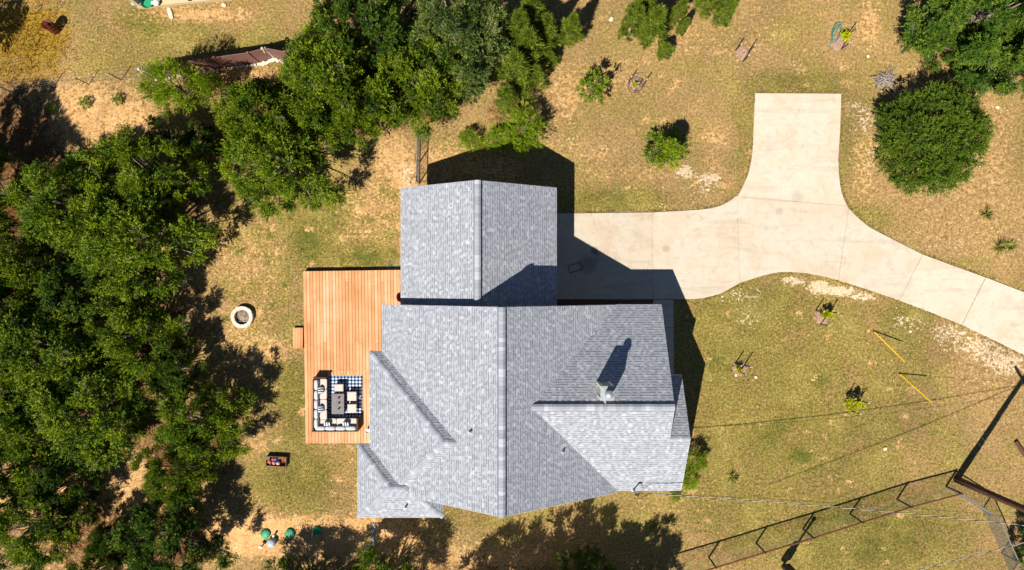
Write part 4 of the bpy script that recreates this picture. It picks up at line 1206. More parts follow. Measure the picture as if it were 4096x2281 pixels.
# limestone edging below the brown fence
k = 0
for i in range(44):
    t = i / 43 * (len(bfp) - 2); j = int(min(t, len(bfp) - 3)); a = bfp[j]; b = bfp[j + 1]; f_ = t - j
    u, v = a[0] + (b[0] - a[0]) * f_ + rd.uniform(-4, 4), a[1] + (b[1] - a[1]) * f_ + 9 + rd.uniform(-3, 5)
    p = P(u, v); mb = MB(); r = rd.uniform(0.08, 0.15)
    mb.ball((0, 0, 0), r, 7, 5, e=0.7, sc=(1, rd.uniform(.7, 1), 0.6), R=Matrix.Rotation(rd.uniform(0, 3), 3, 'Z'), shade=rd.random())
    o = mb.build('edging_stone', M['stone']); o.location = (p.x, p.y, 0.04)
    tag(o, 'small pale limestone rock in the row below the brown panel fence', 'stone', 'limestone edging row')
c0 = P(548, 30, .3); ang = math.atan2(36, 360)
nb = thing('porch', 'corner of a neighbouring cream porch with posts at the top edge', 'porch', (c0.x, c0.y, 0))
ex, ey = V3((math.cos(ang), math.sin(ang), 0)), V3((-math.sin(ang), math.cos(ang), 0))
def nbbox(name, x0, x1, y0, y1, z0, z1, mat):
    mb = MB(); q = [c0 + ex * a + ey * b for a, b in ((x0, y0), (x1, y0), (x1, y1), (x0, y1))]; mb.prism(q, z0, z1); return mb.build(name, mat, nb)
nbbox('slab', 0, 12, 0, 6, -0.05, 0.3, M['cream'])
nbbox('corner_post', 0.03, 0.25, 0.03, 0.25, 0.3, 2.9, M['cream'])
nbbox('post', 3.0, 3.16, 0.05, 0.21, 0.3, 2.9, M['brownwood']); nbbox('post', 6.1, 6.26, 0.05, 0.21, 0.3, 2.9, M['brownwood'])
nbbox('roof', -0.3, 12.3, 0.0, 6.3, 2.9, 3.1, M['trim'])
nbbox('lower_step', -1.4, -0.04, 0.9, 3.0, -0.05, 0.16, M['box'])
p = P(588, 10, .4); mb = MB(); mb.lathe((p.x, p.y, .3), [(0.25, 0.002), (0.36, 0.16), (0.34, 0.16), (0.24, 0.03), (0.001, 0.03)], 20)
tag(mb.build('wash_tub', M['green_plastic'], loc=(p.x, p.y, .3)), 'round green plastic tub on the cream porch', 'tub')
for (u, v, s, mk, lab) in ((552, 2, .45, 'bluegrey', 'blue-grey bundle left of the green tub on the porch'), (618, 4, .4, 'white', 'white crumpled bundle right of the green tub on the porch')):
    p = P(u, v, .5); mb = MB()
    for i in range(7): mb.ball((rd.uniform(-s, s) * .5, rd.uniform(-s, s) * .4, rd.uniform(.1, .2)), s * rd.uniform(.25, .5), 8, 6, e=.7, sc=(1, .8, .5), R=Matrix.Rotation(rd.uniform(0, 3), 3, 'Z'))
    o = mb.build('bundle', M[mk]); o.location = (p.x, p.y, .3); tag(o, lab, 'bundle')
mb = MB(); hp = [P(1590 + 14 * math.cos(t * 0.9) - t * 6, 1058 + 10 * math.sin(t * 0.9), 0.03) for t in range(9)]; mb.tube(hp, 0.016, 6)
tag(mb.build('garden_hose', M['hose']), 'green garden hose on the grass beside the deck and garage', 'hose')
mb = MB(); hp = [P(1668 - 8 * math.sin(t * 1.1) - (t * t) * .35, 600 + t * 17, 0.03) for t in range(9)]; mb.tube(hp, 0.014, 6)
tag(mb.build('garden_hose', M['hose']), 'green hose lying along the left of the garage-side fence', 'hose')

# ------------------------------------------------------------------ foliage
def quads_mesh(name, V, S, mat):
    """V: (n,4,3) quads, S: (n,) shade"""
    n = len(V)
    me = bpy.data.meshes.new(name)
    me.vertices.add(n * 4); me.vertices.foreach_set('co', V.reshape(-1).astype(np.float32))
    me.loops.add(n * 4); me.loops.foreach_set('vertex_index', np.arange(n * 4, dtype=np.int32))
    me.polygons.add(n); me.polygons.foreach_set('loop_start', np.arange(0, n * 4, 4, dtype=np.int32))
    a = me.attributes.new('shade', 'FLOAT', 'FACE'); a.data.foreach_set('value', S.astype(np.float32))
    me.materials.append(mat)
    me.update(calc_edges=True)
    return me

def unit(a): return a / (np.linalg.norm(a, axis=-1, keepdims=True) + 1e-9)

def sprays(rg, base, dirs, ln, wd, shade, flat=0.8, nrm=None):
    n = len(base)
    if nrm is not None:
        perp = unit(np.cross(dirs, nrm + rg.normal(size=(n, 3)) * 0.35))
    else:
        r = rg.normal(size=(n, 3)); r[:, 2] *= (1 - flat)
        perp = unit(np.cross(dirs, np.cross(r, dirs)))
    perp = unit(perp - dirs * (perp * dirs).sum(-1, keepdims=True))
    mid = base + dirs * ln[:, None] * 0.5
    V = np.stack([base, mid + perp * wd[:, None] / 2, base + dirs * ln[:, None], mid - perp * wd[:, None] / 2], 1)
    return V, shade

def crown(seed, R, HT, nclump, per, cr, ln, wd, form='round', upb=0.3, shadevar=0.3, low=0.06, gap=0.0, lobe=1.0, leaves=14, branch=0, pull=0.42):
    rg = np.random.default_rng(seed)
    # clump centres on the outer part of a lumpy dome
    th = rg.uniform(0, 2 * np.pi, nclump)
    if form == 'cone':
        z = rg.uniform(0.06, 1, nclump) ** 0.8
        rad = R * (1.02 - z) * rg.uniform(0.55, 1.05, nclump)
        c = np.stack([rad * np.cos(th), rad * np.sin(th), z * HT], 1)
    else:
        lobes = rg.uniform(0, 2 * np.pi, 6); amp = rg.uniform(0.03, 0.13, 6) * lobe
        ph = np.arccos(rg.uniform(-0.15, 1, nclump)) if form == 'round' else np.arccos(rg.uniform(-0.3, 1, nclump))
        q = rg.uniform(0, 1, nclump) ** 0.5 * 0.68 + 0.32
        lob = 1 + sum(a * np.cos((i + 2) * th + l) for i, (a, l) in enumerate(zip(amp, lobes)))
        rr = R * lob * q
        c = np.stack([rr * np.sin(ph) * np.cos(th), rr * np.sin(ph) * np.sin(th), HT * 0.36 + HT * 0.62 * q * np.cos(ph)], 1)
        c[:, 2] = np.maximum(c[:, 2], HT * low)
        if branch:                            # gather the clumps into boughs with gaps between them
            nb = max(8, nclump // branch)
            bo = c[:nb]
            bo = bo / (np.linalg.norm(bo - np.array([0, 0, HT * .36]), axis=1, keepdims=True) + 1e-6) * 0 + bo
            own = np.argmin(((c[:, None, :] - bo[None]) ** 2).sum(-1), 1)
            c = c * (1 - pull) + bo[own] * pull
    if gap:
        keep = rg.random(nclump) > gap; c = c[keep]
    Vs, Ss = [], []
    axis_pt = np.array([0, 0, HT * 0.3])
    for ctr in c:
        rcl = cr * rg.uniform(0.65, 1.35)
        if form == 'cone': rcl *= (1.15 - 0.75 * ctr[2] / HT)
        npl = max(4, int(per / leaves * rg.uniform(0.7, 1.3)))
        out = unit(ctr - axis_pt)
        # plume axes fan out of the clump
        d0 = unit(rg.normal(size=(npl, 3)))
        ax = unit(d0 * 0.9 + out * 0.75 + np.array([0, 0, upb]))
        L = rcl * rg.uniform(0.7, 1.5, npl)
        t = rg.uniform(0.1, 1.0, (npl, leaves))
        st = ctr + d0 * (rcl * 0.35)
        pos = st[:, None, :] + ax[:, None, :] * (L[:, None] * t)[..., None] + rg.normal(0, 0.02, (npl, leaves, 3))
        sd = rg.normal(size=(npl, leaves, 3)); sd[..., 2] *= 0.5
        dr_ = unit(ax[:, None, :] + sd * 0.55)
        pos = pos.reshape(-1, 3); dr_ = dr_.reshape(-1, 3); k = len(pos)
        pos[:, 2] = np.maximum(pos[:, 2], 0.02)
        l = (ln * rg.uniform(0.6, 1.3, k)) * (1.25 - 0.5 * t.reshape(-1)); w = wd * rg.uniform(0.7, 1.4, k)
        psh = rg.normal(0.5, shadevar * 0.55) + rg.normal(0, 0.1, npl)
        sh = np.clip(np.repeat(psh, leaves) + 0.18 * (t.reshape(-1) - 0.5) + rg.normal(0, 0.1, k), 0, 1)
        V, S = sprays(rg, pos, dr_, l, w, sh, nrm=unit(unit(pos - ctr) + out * 0.5 + np.array([0, 0, 0.15])))
        Vs.append(V); Ss.append(S)
    return np.concatenate(Vs), np.concatenate(Ss), c

def trunk_mesh(seed, c, HT, tr, nlimb=26, dead=10, R=3.0):
    rg = random.Random(seed); mb = MB()
    top = V3((0.05 * R, -0.04 * R, HT * 0.62))
    mb.tube([(0, 0, -0.15), (0.02 * R, 0.03 * R, HT * 0.2), (-0.03 * R, 0.0, HT * 0.42), top], [tr, tr * 0.8, tr * 0.55, tr * 0.25], 8)
    idx = list(range(len(c))); rg.shuffle(idx)
    path = [V3((0, 0, -0.15)), V3((0.02 * R, 0.03 * R, HT * 0.2)), V3((-0.03 * R, 0, HT * 0.42)), top]
    def on_trunk(z):
        for a, b in zip(path[:-1], path[1:]):
            if a.z <= z <= b.z: return a.lerp(b, (z - a.z) / (b.z - a.z))
        return path[-1].copy()
    for n_, i in enumerate(idx[:nlimb]):
        p = Vector(c[i]); s = on_trunk(max(0.05, min(HT * 0.5, p.z * 0.5 * rg.uniform(0.5, 1))))
        m = s.lerp(p, 0.5) + V3((rg.uniform(-.2, .2), rg.uniform(-.2, .2), rg.uniform(0, .3))) * (R / 3)
        mb.tube([s, m, p], [tr * 0.4, tr * 0.25, tr * 0.08], 5)
        if n_ >= dead: continue
        o_ = (p - V3((0, 0, HT * .3))).normalized()
        for k_ in range(rg.randint(5, 9)):
            d_ = (o_ + V3((rg.uniform(-1, 1), rg.uniform(-1, 1), rg.uniform(-.2, .8))) * 0.8).normalized()
            L = rg.uniform(0.3, 0.75) * R / 3
            b = p + d_ * L; e_ = b + V3((rg.uniform(-1, 1), rg.uniform(-1, 1), rg.uniform(-.3, .6))) * 0.2 * R / 3
            mb.tube([p - d_ * 0.02, b, e_], [0.009, 0.006, 0.003], 4, mi=1)
    return mb

PROTO = {}
def make_proto(key, seed, R, HT, mat, tr, **kw):
    nl = kw.pop('limbs', 26); dead = kw.pop('dead', 8)
    V, S, c = crown(seed, R, HT, **kw)
    me = quads_mesh('crown', V, S, mat)
    tm = trunk_mesh(seed, c, HT, tr, nl, dead, R)
    t = MB(); tmp = tm.build('trunk', [M['bark'], M['deadtwig']])
    tme = tmp.data; bpy.data.objects.remove(tmp)
    hr = np.hypot(V[:, 2, 0], V[:, 2, 1]); R = float(np.percentile(hr, 96)); HT = float(np.percentile(V[:, 2, 2], 99.5))
    PROTO[key] = (me, tme, R, HT)
JU = dict(nclump=260, per=410, cr=0.38, ln=0.125, wd=0.036, shadevar=0.42, leaves=18, branch=7)
make_proto('jun_a', 1, 3.0, 5.2, M['juniper'], 0.16, dead=9, **JU)
make_proto('jun_b', 2, 3.0, 5.2, M['juniper'], 0.16, dead=16, **dict(JU, gap=0.22, shadevar=0.5))
make_proto('jun_c', 3, 3.0, 5.2, M['juniper'], 0.16, dead=12, **dict(JU, gap=0.12, nclump=280, cr=0.36))
make_proto('jun_dark', 4, 3.0, 5.0, M['juniper_dark'], 0.16, dead=7, **dict(JU, nclump=360, cr=0.29, per=290))
make_proto('jun_grey', 5, 3.0, 5.2, M['juniper_grey'], 0.16, dead=18, **dict(JU, gap=0.1))
make_proto('bush', 6, 3.0, 4.4, M['bushleaf'], 0.15, dead=0, **dict(JU, nclump=430, cr=0.3, per=250, upb=0.25, shadevar=0.15, lobe=0.15, branch=0))
make_proto('cone_a', 7, 0.8, 3.4, M['cedar'], 0.06, form='cone', nclump=60, per=170, cr=0.24, ln=0.26, wd=0.026, upb=2.4, dead=1, limbs=8)
make_proto('cone_b', 8, 0.9, 3.4, M['cedar'], 0.06, form='cone', nclump=70, per=150, cr=0.24, ln=0.28, wd=0.024, upb=2.6, dead=2, limbs=8)
make_proto('feather', 9, 1.6, 3.4, M['feather'], 0.07, form='round', nclump=80, per=240, cr=0.42, ln=0.2, wd=0.03, upb=0.5, dead=5, limbs=20, gap=0.15)
make_proto('leafy', 10, 1.3, 2.6, M['bright'], 0.06, form='round', nclump=40, per=120, cr=0.3, ln=0.15, wd=0.07, upb=0.4, dead=2, limbs=18, gap=0.1)
make_proto('pineish', 12, 1.4, 2.8, M['juniper'], 0.07, form='cone', nclump=60, per=190, cr=0.36, ln=0.18, wd=0.04, upb=0.4, dead=5, limbs=16)
make_proto('sapling', 11, 0.32, 0.85, M['lime'], 0.018, form='round', nclump=22, per=42, cr=0.12, ln=0.1, wd=0.06, upb=0.3, dead=0, limbs=8)

def tree(name, label, key, u, v, r_px, ht, cat='tree', group=None, base=False, rz=None):
    me, tme, R, HT = PROTO[key]
    hm = 0.0 if base else ht * 0.42
    p = P(u, v, hm)
    s = PX(r_px, hm) / R
    t = thing(name, label, cat, (p.x, p.y, -0.02), group)
    t.scale = (s, s, ht / HT); t.rotation_euler = (0, 0, rd.uniform(0, 6.28) if rz is None else rz)
    for nm, m_ in (('trunk', tme), ('crown', me)):
        o = bpy.data.objects.new(nm, m_); COL.objects.link(o); o.parent = t
    return t

GW = 'junipers of the western grove'
JT = [
    ('jun_c', 330, 830, 240, 5.8, 'broad juniper at the upper left with dappled yellow-green crown'),
    ('jun_b', 620, 690, 205, 5.6, 'juniper with bare grey twigs just below the feathery bright tree'),
    ('jun_a', 560, 960, 260, 6.0, 'juniper whose lower edge overhangs the tan lawn above the fire pit'),
    ('jun_c', 1050, 480, 180, 6.0, 'juniper just right of the feathery bright tree in the upper grove'),
    ('jun_a', 1130, 640, 235, 5.6, 'juniper at the lower edge of the upper grove above the bare patch'),
    ('jun_a', 1330, 330, 235, 6.8, 'dense juniper at the right end of the brown panel fence'),
    ('jun_b', 1420, 460, 160, 5.6, 'juniper hanging over the left side of the garage-side chain-link fence'),
    ('jun_dark', 1480, 120, 220, 7.2, 'dark juniper touching the top edge above the garage'),
    ('jun_b', 1690, 350, 200, 5.6, 'juniper with bleached dead twigs straight above the garage ridge'),
    ('jun_grey', 1830, 180, 230, 6.6, 'grey-green juniper at the top edge right of the grove'),
    ('jun_b', 90, 1080, 180, 5.0, 'dim juniper at the left edge level with the deck top'),
    ('jun_c', 170, 1400, 250, 5.6, 'juniper at the left edge level with the fire pit'),
    ('jun_b', 560, 1330, 190, 4.6, 'shaded juniper left of the fire pit shadow'),
    ('jun_a', 380, 1620, 265, 5.2, 'wide bright juniper in the middle of the western grove'),
    ('jun_b', 110, 1720, 230, 5.6, 'juniper at the left edge level with the sofa'),
    ('jun_c', 825, 1690, 185, 4.8, 'juniper closest to the deck on the western lawn'),
    ('jun_a', 712, 1890, 145, 4.2, 'juniper left of the toy crate'),
    ('jun_b', 150, 2100, 205, 4.8, 'juniper in the lower left corner beside a sunlit clearing'),
    ('jun_dark', 685, 2170, 205, 4.8, 'dark juniper at the bottom edge left of the green lids'),
    ('jun_c', 390, 2330, 120, 4.2, 'juniper cut by the bottom edge near the lower left corner'),
    ('jun_a', -70, 800, 170, 7.0, 'tall juniper outside the left edge casting the deep shade'),
    ('jun_dark', 270, 1935, 140, 3.6, 'low dark juniper left of the sunlit clearing'),
    ('jun_dark', 455, 2165, 95, 3.2, 'small dark juniper between the clearing and the bottom edge'),
    ('jun_dark', 40, 1570, 150, 4.6, 'dark juniper filling the left edge above the sofa level'),
    ('jun_dark', 330, 1180, 170, 4.2, 'dark juniper in the deep shade below the broad upper left crown'),
    ('jun_dark', 700, 1480, 120, 3.4, 'low dark juniper in the shade left of the tree shadow on the lawn'),
    ('jun_dark', 60, 1880, 120, 3.8, 'dark juniper at the left edge below the sofa level'),
    ('jun_dark', 810, 590, 95, 3.4, 'shaded juniper in the gap below the feathery bright tree'),
    ('jun_b', -60, 1250, 180, 6.0, 'juniper cut by the left edge below the deep shade'),
    ('jun_dark', -150, 610, 150, 6.5, 'tall dark juniper outside the left edge near the golden grass'),
    ('jun_dark', -130, 140, 80, 4.2, 'tall dark juniper outside the upper left corner'),
]
for key, u, v, r, ht, lab in JT:
    tree('juniper_tree', lab, key, u, v, r, ht, group=GW)
for key, u, v, r, ht, lab in [
    ('jun_dark', 2250, 2520, 235, 7.4, 'juniper cut by the bottom edge below the main roof ridge'),
    ('jun_c', 1960, 2540, 200, 7.0, 'juniper below the bottom edge left of the ridge line'),
    ('jun_b', 1500, 2400, 210, 5.4, 'juniper below the bottom edge under the drain trough'),
    ('jun_a', 1190, 2420, 190, 4.6, 'juniper below the bottom edge under the green lids'),
    ('jun_dark', 2340, 2300, 125, 2.6, 'low bright-topped juniper cut by the bottom edge in the tree shadow'),
    ('jun_dark', 2490, 2500, 180, 6.6, 'juniper below the bottom edge near the left end of the long fence')]:
    tree('juniper_tree', lab, key, u, v, r, ht, group='junipers along the bottom edge')
tree('juniper_bush', 'big round dark green juniper bush beside the driveway pad', 'bush', 3712, 562, 214, 4.4, 'bush')
tree('juniper_tree', 'large dark juniper filling the upper right corner', 'jun_dark', 3920, 70, 300, 6.2)
tree('juniper_tree', 'dark juniper at the right of the upper right corner mass', 'jun_dark', 4070, 190, 190, 5.4)
tree('juniper_tree', 'low dark juniper skirting the upper right mass', 'jun_dark', 3775, 165, 120, 3.0)
tree('shrub', 'low olive shrub below the upper right juniper mass', 'jun_grey', 3890, 300, 80, 1.2, 'shrub')
tree('juniper_tree', 'dark juniper cut by the lower right corner', 'jun_dark', 4150, 2200, 95, 3.0)
tree('feathery_tree', 'bright feathery green tree overhanging the brown panel fence', 'feather', 712, 350, 125, 4.6)
tree('feathery_tree', 'smaller feathery bright tree right of the one at the brown fence', 'feather', 862, 355, 50, 3.6)
tree('feathery_tree', 'feathery green shrub whose tips touch the garage shadow', 'feather', 2090, 520, 100, 2.8)
tree('shrub', 'yellow-green shrub at the foot of the grove above the garage', 'feather', 1880, 560, 50, 1.3, 'shrub')
tree('shrub', 'low bright shrub at the right end of the grove above the garage', 'feather', 1990, 560, 60, 1.5, 'shrub')
CT = [
    ('cone_b', 2060, 330, 80, 5.0, 'tall slim young cedar at the right edge of the grove'),
    ('cone_a', 2110, 250, 75, 5.2, 'slim young cedar one step right of the grove edge'),
    ('cone_b', 2180, 180, 60, 4.5, 'slim cedar left of the cluster at the top centre'),
    ('cone_a', 2195, 255, 38, 2.0, 'small cedar sprig standing before the top centre cluster'),
    ('cone_b', 2275, 165, 55, 4.0, 'cedar in front of a long shadow at the top centre'),
    ('cone_a', 2030, 420, 55, 3.5, 'cedar low on the right flank of the grove'),
    ('cone_b', 2510, 150, 52, 4.6, 'left cedar of the dense pair at the top'),
    ('cone_a', 2580, 155, 68, 4.6, 'right cedar of the dense pair at the top'),
    ('cone_b', 2545, 90, 60, 4.4, 'cedar behind the dense pair at the top'),
    ('cone_b', 2688, 92, 36, 3.4, 'slim cedar right of the dense pair'),
    ('cone_a', 2718, 130, 26, 2.2, 'thin little cedar with a slanting shadow below the slim one'),
    ('cone_b', 2800, 50, 45, 3.4, 'cedar cut by the top edge near the centre right'),
    ('cone_a', 2870, 85, 45, 3.8, 'rightmost cedar in the row along the top edge'),
    ('cone_a', 2075, 190, 70, 5.4, 'tall cedar reaching the top edge beside the grove'),
    ('cone_b', 2140, 330, 45, 3.0, 'short cedar in front of the slim ones beside the grove'),
    ('cone_b', 2125, 120, 70, 5.0, 'cedar behind the slim ones at the top edge beside the grove'),
    ('cone_b', 2650, 218, 36, 1.7, 'lone small cedar seedling on the dry lawn'),
]
for key, u, v, r, ht, lab in CT:
    tree('young_cedar', lab, key, u, v, r, ht, group='young cedars along the top edge', base=True)
tree('young_tree', 'lopsided small leafy tree on the dry lawn left of the caged sapling', 'leafy', 2375, 355, 70, 2.6)
tree('young_tree', 'small dark green conifer standing between the garage and the driveway pad', 'pineish', 2672, 605, 92, 3.0)
tree('shrub', 'upper green shrub at the southeast corner of the house', 'feather', 2778, 1840, 52, 1.6, 'shrub')
tree('shrub', 'lower green shrub at the southeast corner of the house', 'feather', 2752, 1920, 45, 0.9, 'shrub')
tree('shrub', 'tiny green shrub below the roof edge near the service mast', 'feather', 2703, 1985, 24, 0.6, 'shrub')
for (u, v, r, lab) in ((338, 412, 26, 'left of two small green seedlings on the bare strip'), (468, 398, 24, 'right of two small green seedlings on the bare strip'), (208, 430, 20, 'small seedling at the edge of the deep left shade')):
    tree('seedling', lab, 'leafy', u, v, r, 0.6, 'seedling', 'seedlings on the bare strip')

# yuccas
def yucca(u, v, r_px, lab, seed):
    rg = np.random.default_rng(seed); n = 70
    p = P(u, v, 0.15); r = PX(r_px)
    a = rg.uniform(0, 2 * np.pi, n); el = rg.uniform(0.15, 1.2, n)
    d_ = np.stack([np.cos(a) * np.cos(el), np.sin(a) * np.cos(el), np.sin(el)], 1)
    V, S = sprays(rg, np.zeros((n, 3)) + d_ * 0.03, d_, r * rg.uniform(0.7, 1.1, n), np.full(n, 0.045), rg.uniform(0.1, 1, n), 0.9)
    o = bpy.data.objects.new('yucca_plant', quads_mesh('yucca_plant', V, S, M['yucca'])); COL.objects.link(o); o.location = (p.x, p.y, 0.0)
    tag(o, lab, 'plant', 'spiky yucca plants')
yucca(3950, 858, 34, 'upper spiky yucca on the dry slope right of the driveway', 1)
yucca(4005, 985, 46, 'large yellowish yucca on the dry slope above the driveway end', 2)
yucca(4045, 985, 30, 'smaller yucca touching the right side of the large yellowish one', 3)
yucca(2933, 1911, 32, 'spiky yucca on the lawn right of the house corner', 4)
yucca(2613, 2108, 28, 'spiky yucca at the edge of the tree shadow below the house', 5)

# ------------------------------------------------------------------ staked saplings
def stake(u, v, hgt, lab, mk='darkmetal'):
    p = P(u, v); t = thing('stake', lab, 'stake', (p.x, p.y, 0), 'metal stakes around the saplings')
    mb = MB(); mb.tube([(p.x, p.y, -0.1), (p.x, p.y, hgt - 0.12)], 0.034, 6); mb.build('shaft', M[mk], t)
    mb = MB(); mb.tube([(p.x, p.y, hgt - 0.12), (p.x, p.y, hgt)], 0.036, 6); mb.build('tip', M['stonewhite'], t)
def mulch(u, v, r_px, lab):
    p = P(u, v); r = PX(r_px); mb = MB(); rg = random.Random(int(u))
    n = 22
    rim = [1 + rg.uniform(-.12, .12) for _ in range(n)]
    vs = [(p.x, p.y, 0.06)]
    for k_, z in ((0.6, 0.055), (1.0, -0.01)):
        for i in range(n):
            a = 2 * math.pi * i / n; vs.append((p.x + r * k_ * rim[i] * math.cos(a), p.y + r * k_ * rim[i] * math.sin(a), z))
    fs = [(0, 1 + i, 1 + (i + 1) % n) for i in range(n)] + [(1 + i, 1 + n + i, 1 + n + (i + 1) % n, 1 + (i + 1) % n) for i in range(n)]
    mb.add(vs, fs)
    for i in range(70):
        a, q = rg.uniform(0, 6.28), rg.uniform(0, 1) ** .5 * r * .95
        mb.box((p.x + q * math.cos(a), p.y + q * math.sin(a), 0.06), (rg.uniform(.04, .1), .03, .02), rg.uniform(0, 3), shade=rg.random())
    tag(mb.build('mulch_ring', M['mulch'], loc=(p.x, p.y, 0)), lab, 'mulch', 'mulch rings')
SP = [
    ((3288, 1268), 34, (3308, 1258), 24, 1.0, [(3262, 1244), (3317, 1249), (3281, 1298)], 'beside the curve of the driveway', True),
    ((2958, 1474), 30, (2957, 1479), 17, 0.7, [(2940, 1455), (2977, 1460), (2957, 1489)], 'nearest the front of the house', True),
    ((3414, 1600), 30, (3418, 1612), 34, 1.3, [(3385, 1583), (3436, 1600), (3402, 1642)], 'farthest down the lawn', True),
    ((2540, 338), 30, (2540, 338), 13, 0.5, [(2514, 330), (2573, 340), (2538, 368)], 'in the wire hoop on the upper lawn', True),
    ((2968, 212), 32, None, 0, 0, [(2941, 203), (2994, 208), (2971, 247)], 'on the empty mulch patch', False),
    ((3352, 172), 34, (3382, 145), 22, 0.8, [(3390, 140), (3363, 198)], 'beside the coiled green hose', True),
]
for (mu, mv), mr, sp_, sr, sh_, stk, where, has in SP:
    mulch(mu, mv, mr, 'pinkish mulch ring ' + where)
    if sp_: tree('sapling', 'yellow-green sapling ' + where, 'sapling', sp_[0], sp_[1], sr, sh_, 'sapling', 'staked saplings')
    for i, (u, v) in enumerate(stk):
        stake(u, v, 1.2, ['upper left', 'right', 'lowest'][i if len(stk) == 3 else i + 1] + ' metal stake ' + where)
# hoop of wire round the caged sapling and the coiled hose
mb = MB(); c = P(2543, 340, 0.5)
for z in (0.35, 0.75):
    mb.tube([(c.x + 0.42 * math.cos(a / 16 * 6.283), c.y + 0.42 * math.sin(a / 16 * 6.283), z) for a in range(17)], 0.012, 5)
for a in range(8):
    mb.tube([(c.x + 0.42 * math.cos(a * .785), c.y + 0.42 * math.sin(a * .785), 0), (c.x + 0.42 * math.cos(a * .785), c.y + 0.42 * math.sin(a * .785), 0.78)], 0.007, 4)
tag(mb.build('wire_hoop', M['darkmetal']), 'dark wire hoop around the small sapling on the upper lawn', 'cage')
mb = MB(); pts = []
for i in range(90):
    t = i / 89 * 4.2 * 2 * math.pi
    q = P(3346 + 26 * math.cos(t) * (0.6 + 0.1 * math.sin(t * .37)) + 10 * math.sin(t) , 130 - 36 * math.sin(t) + 6 * math.sin(t * .5), 0.03 + 0.022 * (i // 22)); pts.append(q)
pts += [P(3322, 165, .03), P(3321, 188, .03), P(3328, 195, .03), P(3335, 180, .03)]
mb.tube(pts, 0.018, 6)
tag(mb.build('garden_hose', M['hose']), 'coiled dark green garden hose beside a lime sapling', 'hose')
# brush pile
c = P(3540, 318, 0.2); bp = thing('brush_pile', 'pile of bleached dead branches near the round bush', 'brush pile', (c.x, c.y, 0))
for i in range(60):
    a = rd.uniform(0, 3.14); L = rd.uniform(0.35, 1.0)
    x, y, z = c.x + rd.gauss(0, .32), c.y + rd.gauss(0, .26), rd.uniform(0.05, .4)
    dx, dy, dz = L * math.cos(a) / 2, L * math.sin(a) / 2, rd.uniform(-.12, .12)
    mb = MB(); mb.tube([(x - dx, y - dy, max(.02, z - dz)), (x + rd.uniform(-.06, .06), y + rd.uniform(-.06, .06), z + .03), (x + dx, y + dy, max(.02, z + dz))], [0.024, 0.018, 0.008], 5)
    mb.build('branch', M['deadtwig'], bp)

# ------------------------------------------------------------------ stones
for (u, v, r, lab) in ((3023, 1509, .1, 'lone white stone on the lawn below the sapling nearest the house'), (2943, 1500, .1, 'white stone beside the mulch ring nearest the house'), (2889, 1186, .07, 'upper of two pale stones in the grass under the driveway curve'),
                       (2889, 1203, .06, 'lower of two pale stones in the grass under the driveway curve'), (3540, 1795, .12, 'pale stone on the lawn halfway to the long fence'), (3989, 430, .12, 'white stone on the dry slope right of the round bush'),
                       (2445, 78, .16, 'pale stone on the dry grass left of the dense cedar pair'), (3641, 1326, .09, 'white stone in the gravelly strip below the driveway'), (3472, 226, .1, 'pale stone on the bare edge left of the upper right junipers'),
                       (682, 54, .2, 'long white slab of rock below the cream porch'), (897, 22, .15, 'cream rock right of the porch slab')):
    p = P(u, v); mb = MB(); mb.ball((0, 0, 0), r, 8, 6, e=0.75, sc=((1, .8, .55) if r < .18 else (1.9, .7, .35)), R=Matrix.Rotation(rd.uniform(0, 3), 3, 'Z'), shade=rd.random())
    o = mb.build('stone', M['stone']); o.location = (p.x, p.y, r * .2); tag(o, lab, 'stone', 'loose stones')
rg = np.random.default_rng(21)
def scatter(n, seed, fn):
    g_ = np.random.default_rng(seed)
    x = g_.uniform(-31.5, 31.5, n); y = g_.uniform(-17.5, 17.5, n)
    g, b, w, o = blob_masks(x, y)
    k = g_.random(n) < fn(g, b, w, o)
    x, y = x[k], y[k]
    return x, y, g[k], b[k], w[k], o[k], g_
# no grass on slabs, house, deck
SOLID = [[(p.x, p.y) for p in pxpoly(s)] for s in SLABS] + [[(-5.7, -1.6), (2.1, -1.6), (2.1, 4.95), (-5.7, 4.95)], [(-8.0, -12.3), (8.8, -12.3), (8.8, -1.4), (-8.0, -1.4)],
        [(tl.x, tl.y + .03), (-5.6, tl.y + .2), (-5.6, bl.y), (bl.x, bl.y)], [(P(2610, 1195).x, P(2610, 1195).y), (P(2700, 1195).x, P(2700, 1195).y), (P(2700, 1700).x, P(2700, 1700).y), (P(2610, 1700).x, P(2610, 1700).y)],
        [(P(2226, 1195).x, P(2226, 1195).y), (P(2612, 1195).x, P(2612, 1195).y), (P(2612, 1300).x, P(2612, 1300).y), (P(2226, 1300).x, P(2226, 1300).y)],
        [(c0.x - 1.5, c0.y - .1), (c0.x + 14, c0.y + 1.3), (c0.x + 14, c0.y + 9), (c0.x - 1.5, c0.y + 9)]]
def free(x, y):
    ok = np.ones(len(x), bool)
    for poly in SOLID:
        ins = np.zeros(len(x), bool); n = len(poly)
        for i in range(n):
            (x1, y1), (x2, y2) = poly[i], poly[(i + 1) % n]
            if y1 == y2: continue
            cnd = ((y1 > y) != (y2 > y)) & (x < (x2 - x1) * (y - y1) / (y2 - y1) + x1)
            ins ^= cnd
        ok &= ~ins
    return ok
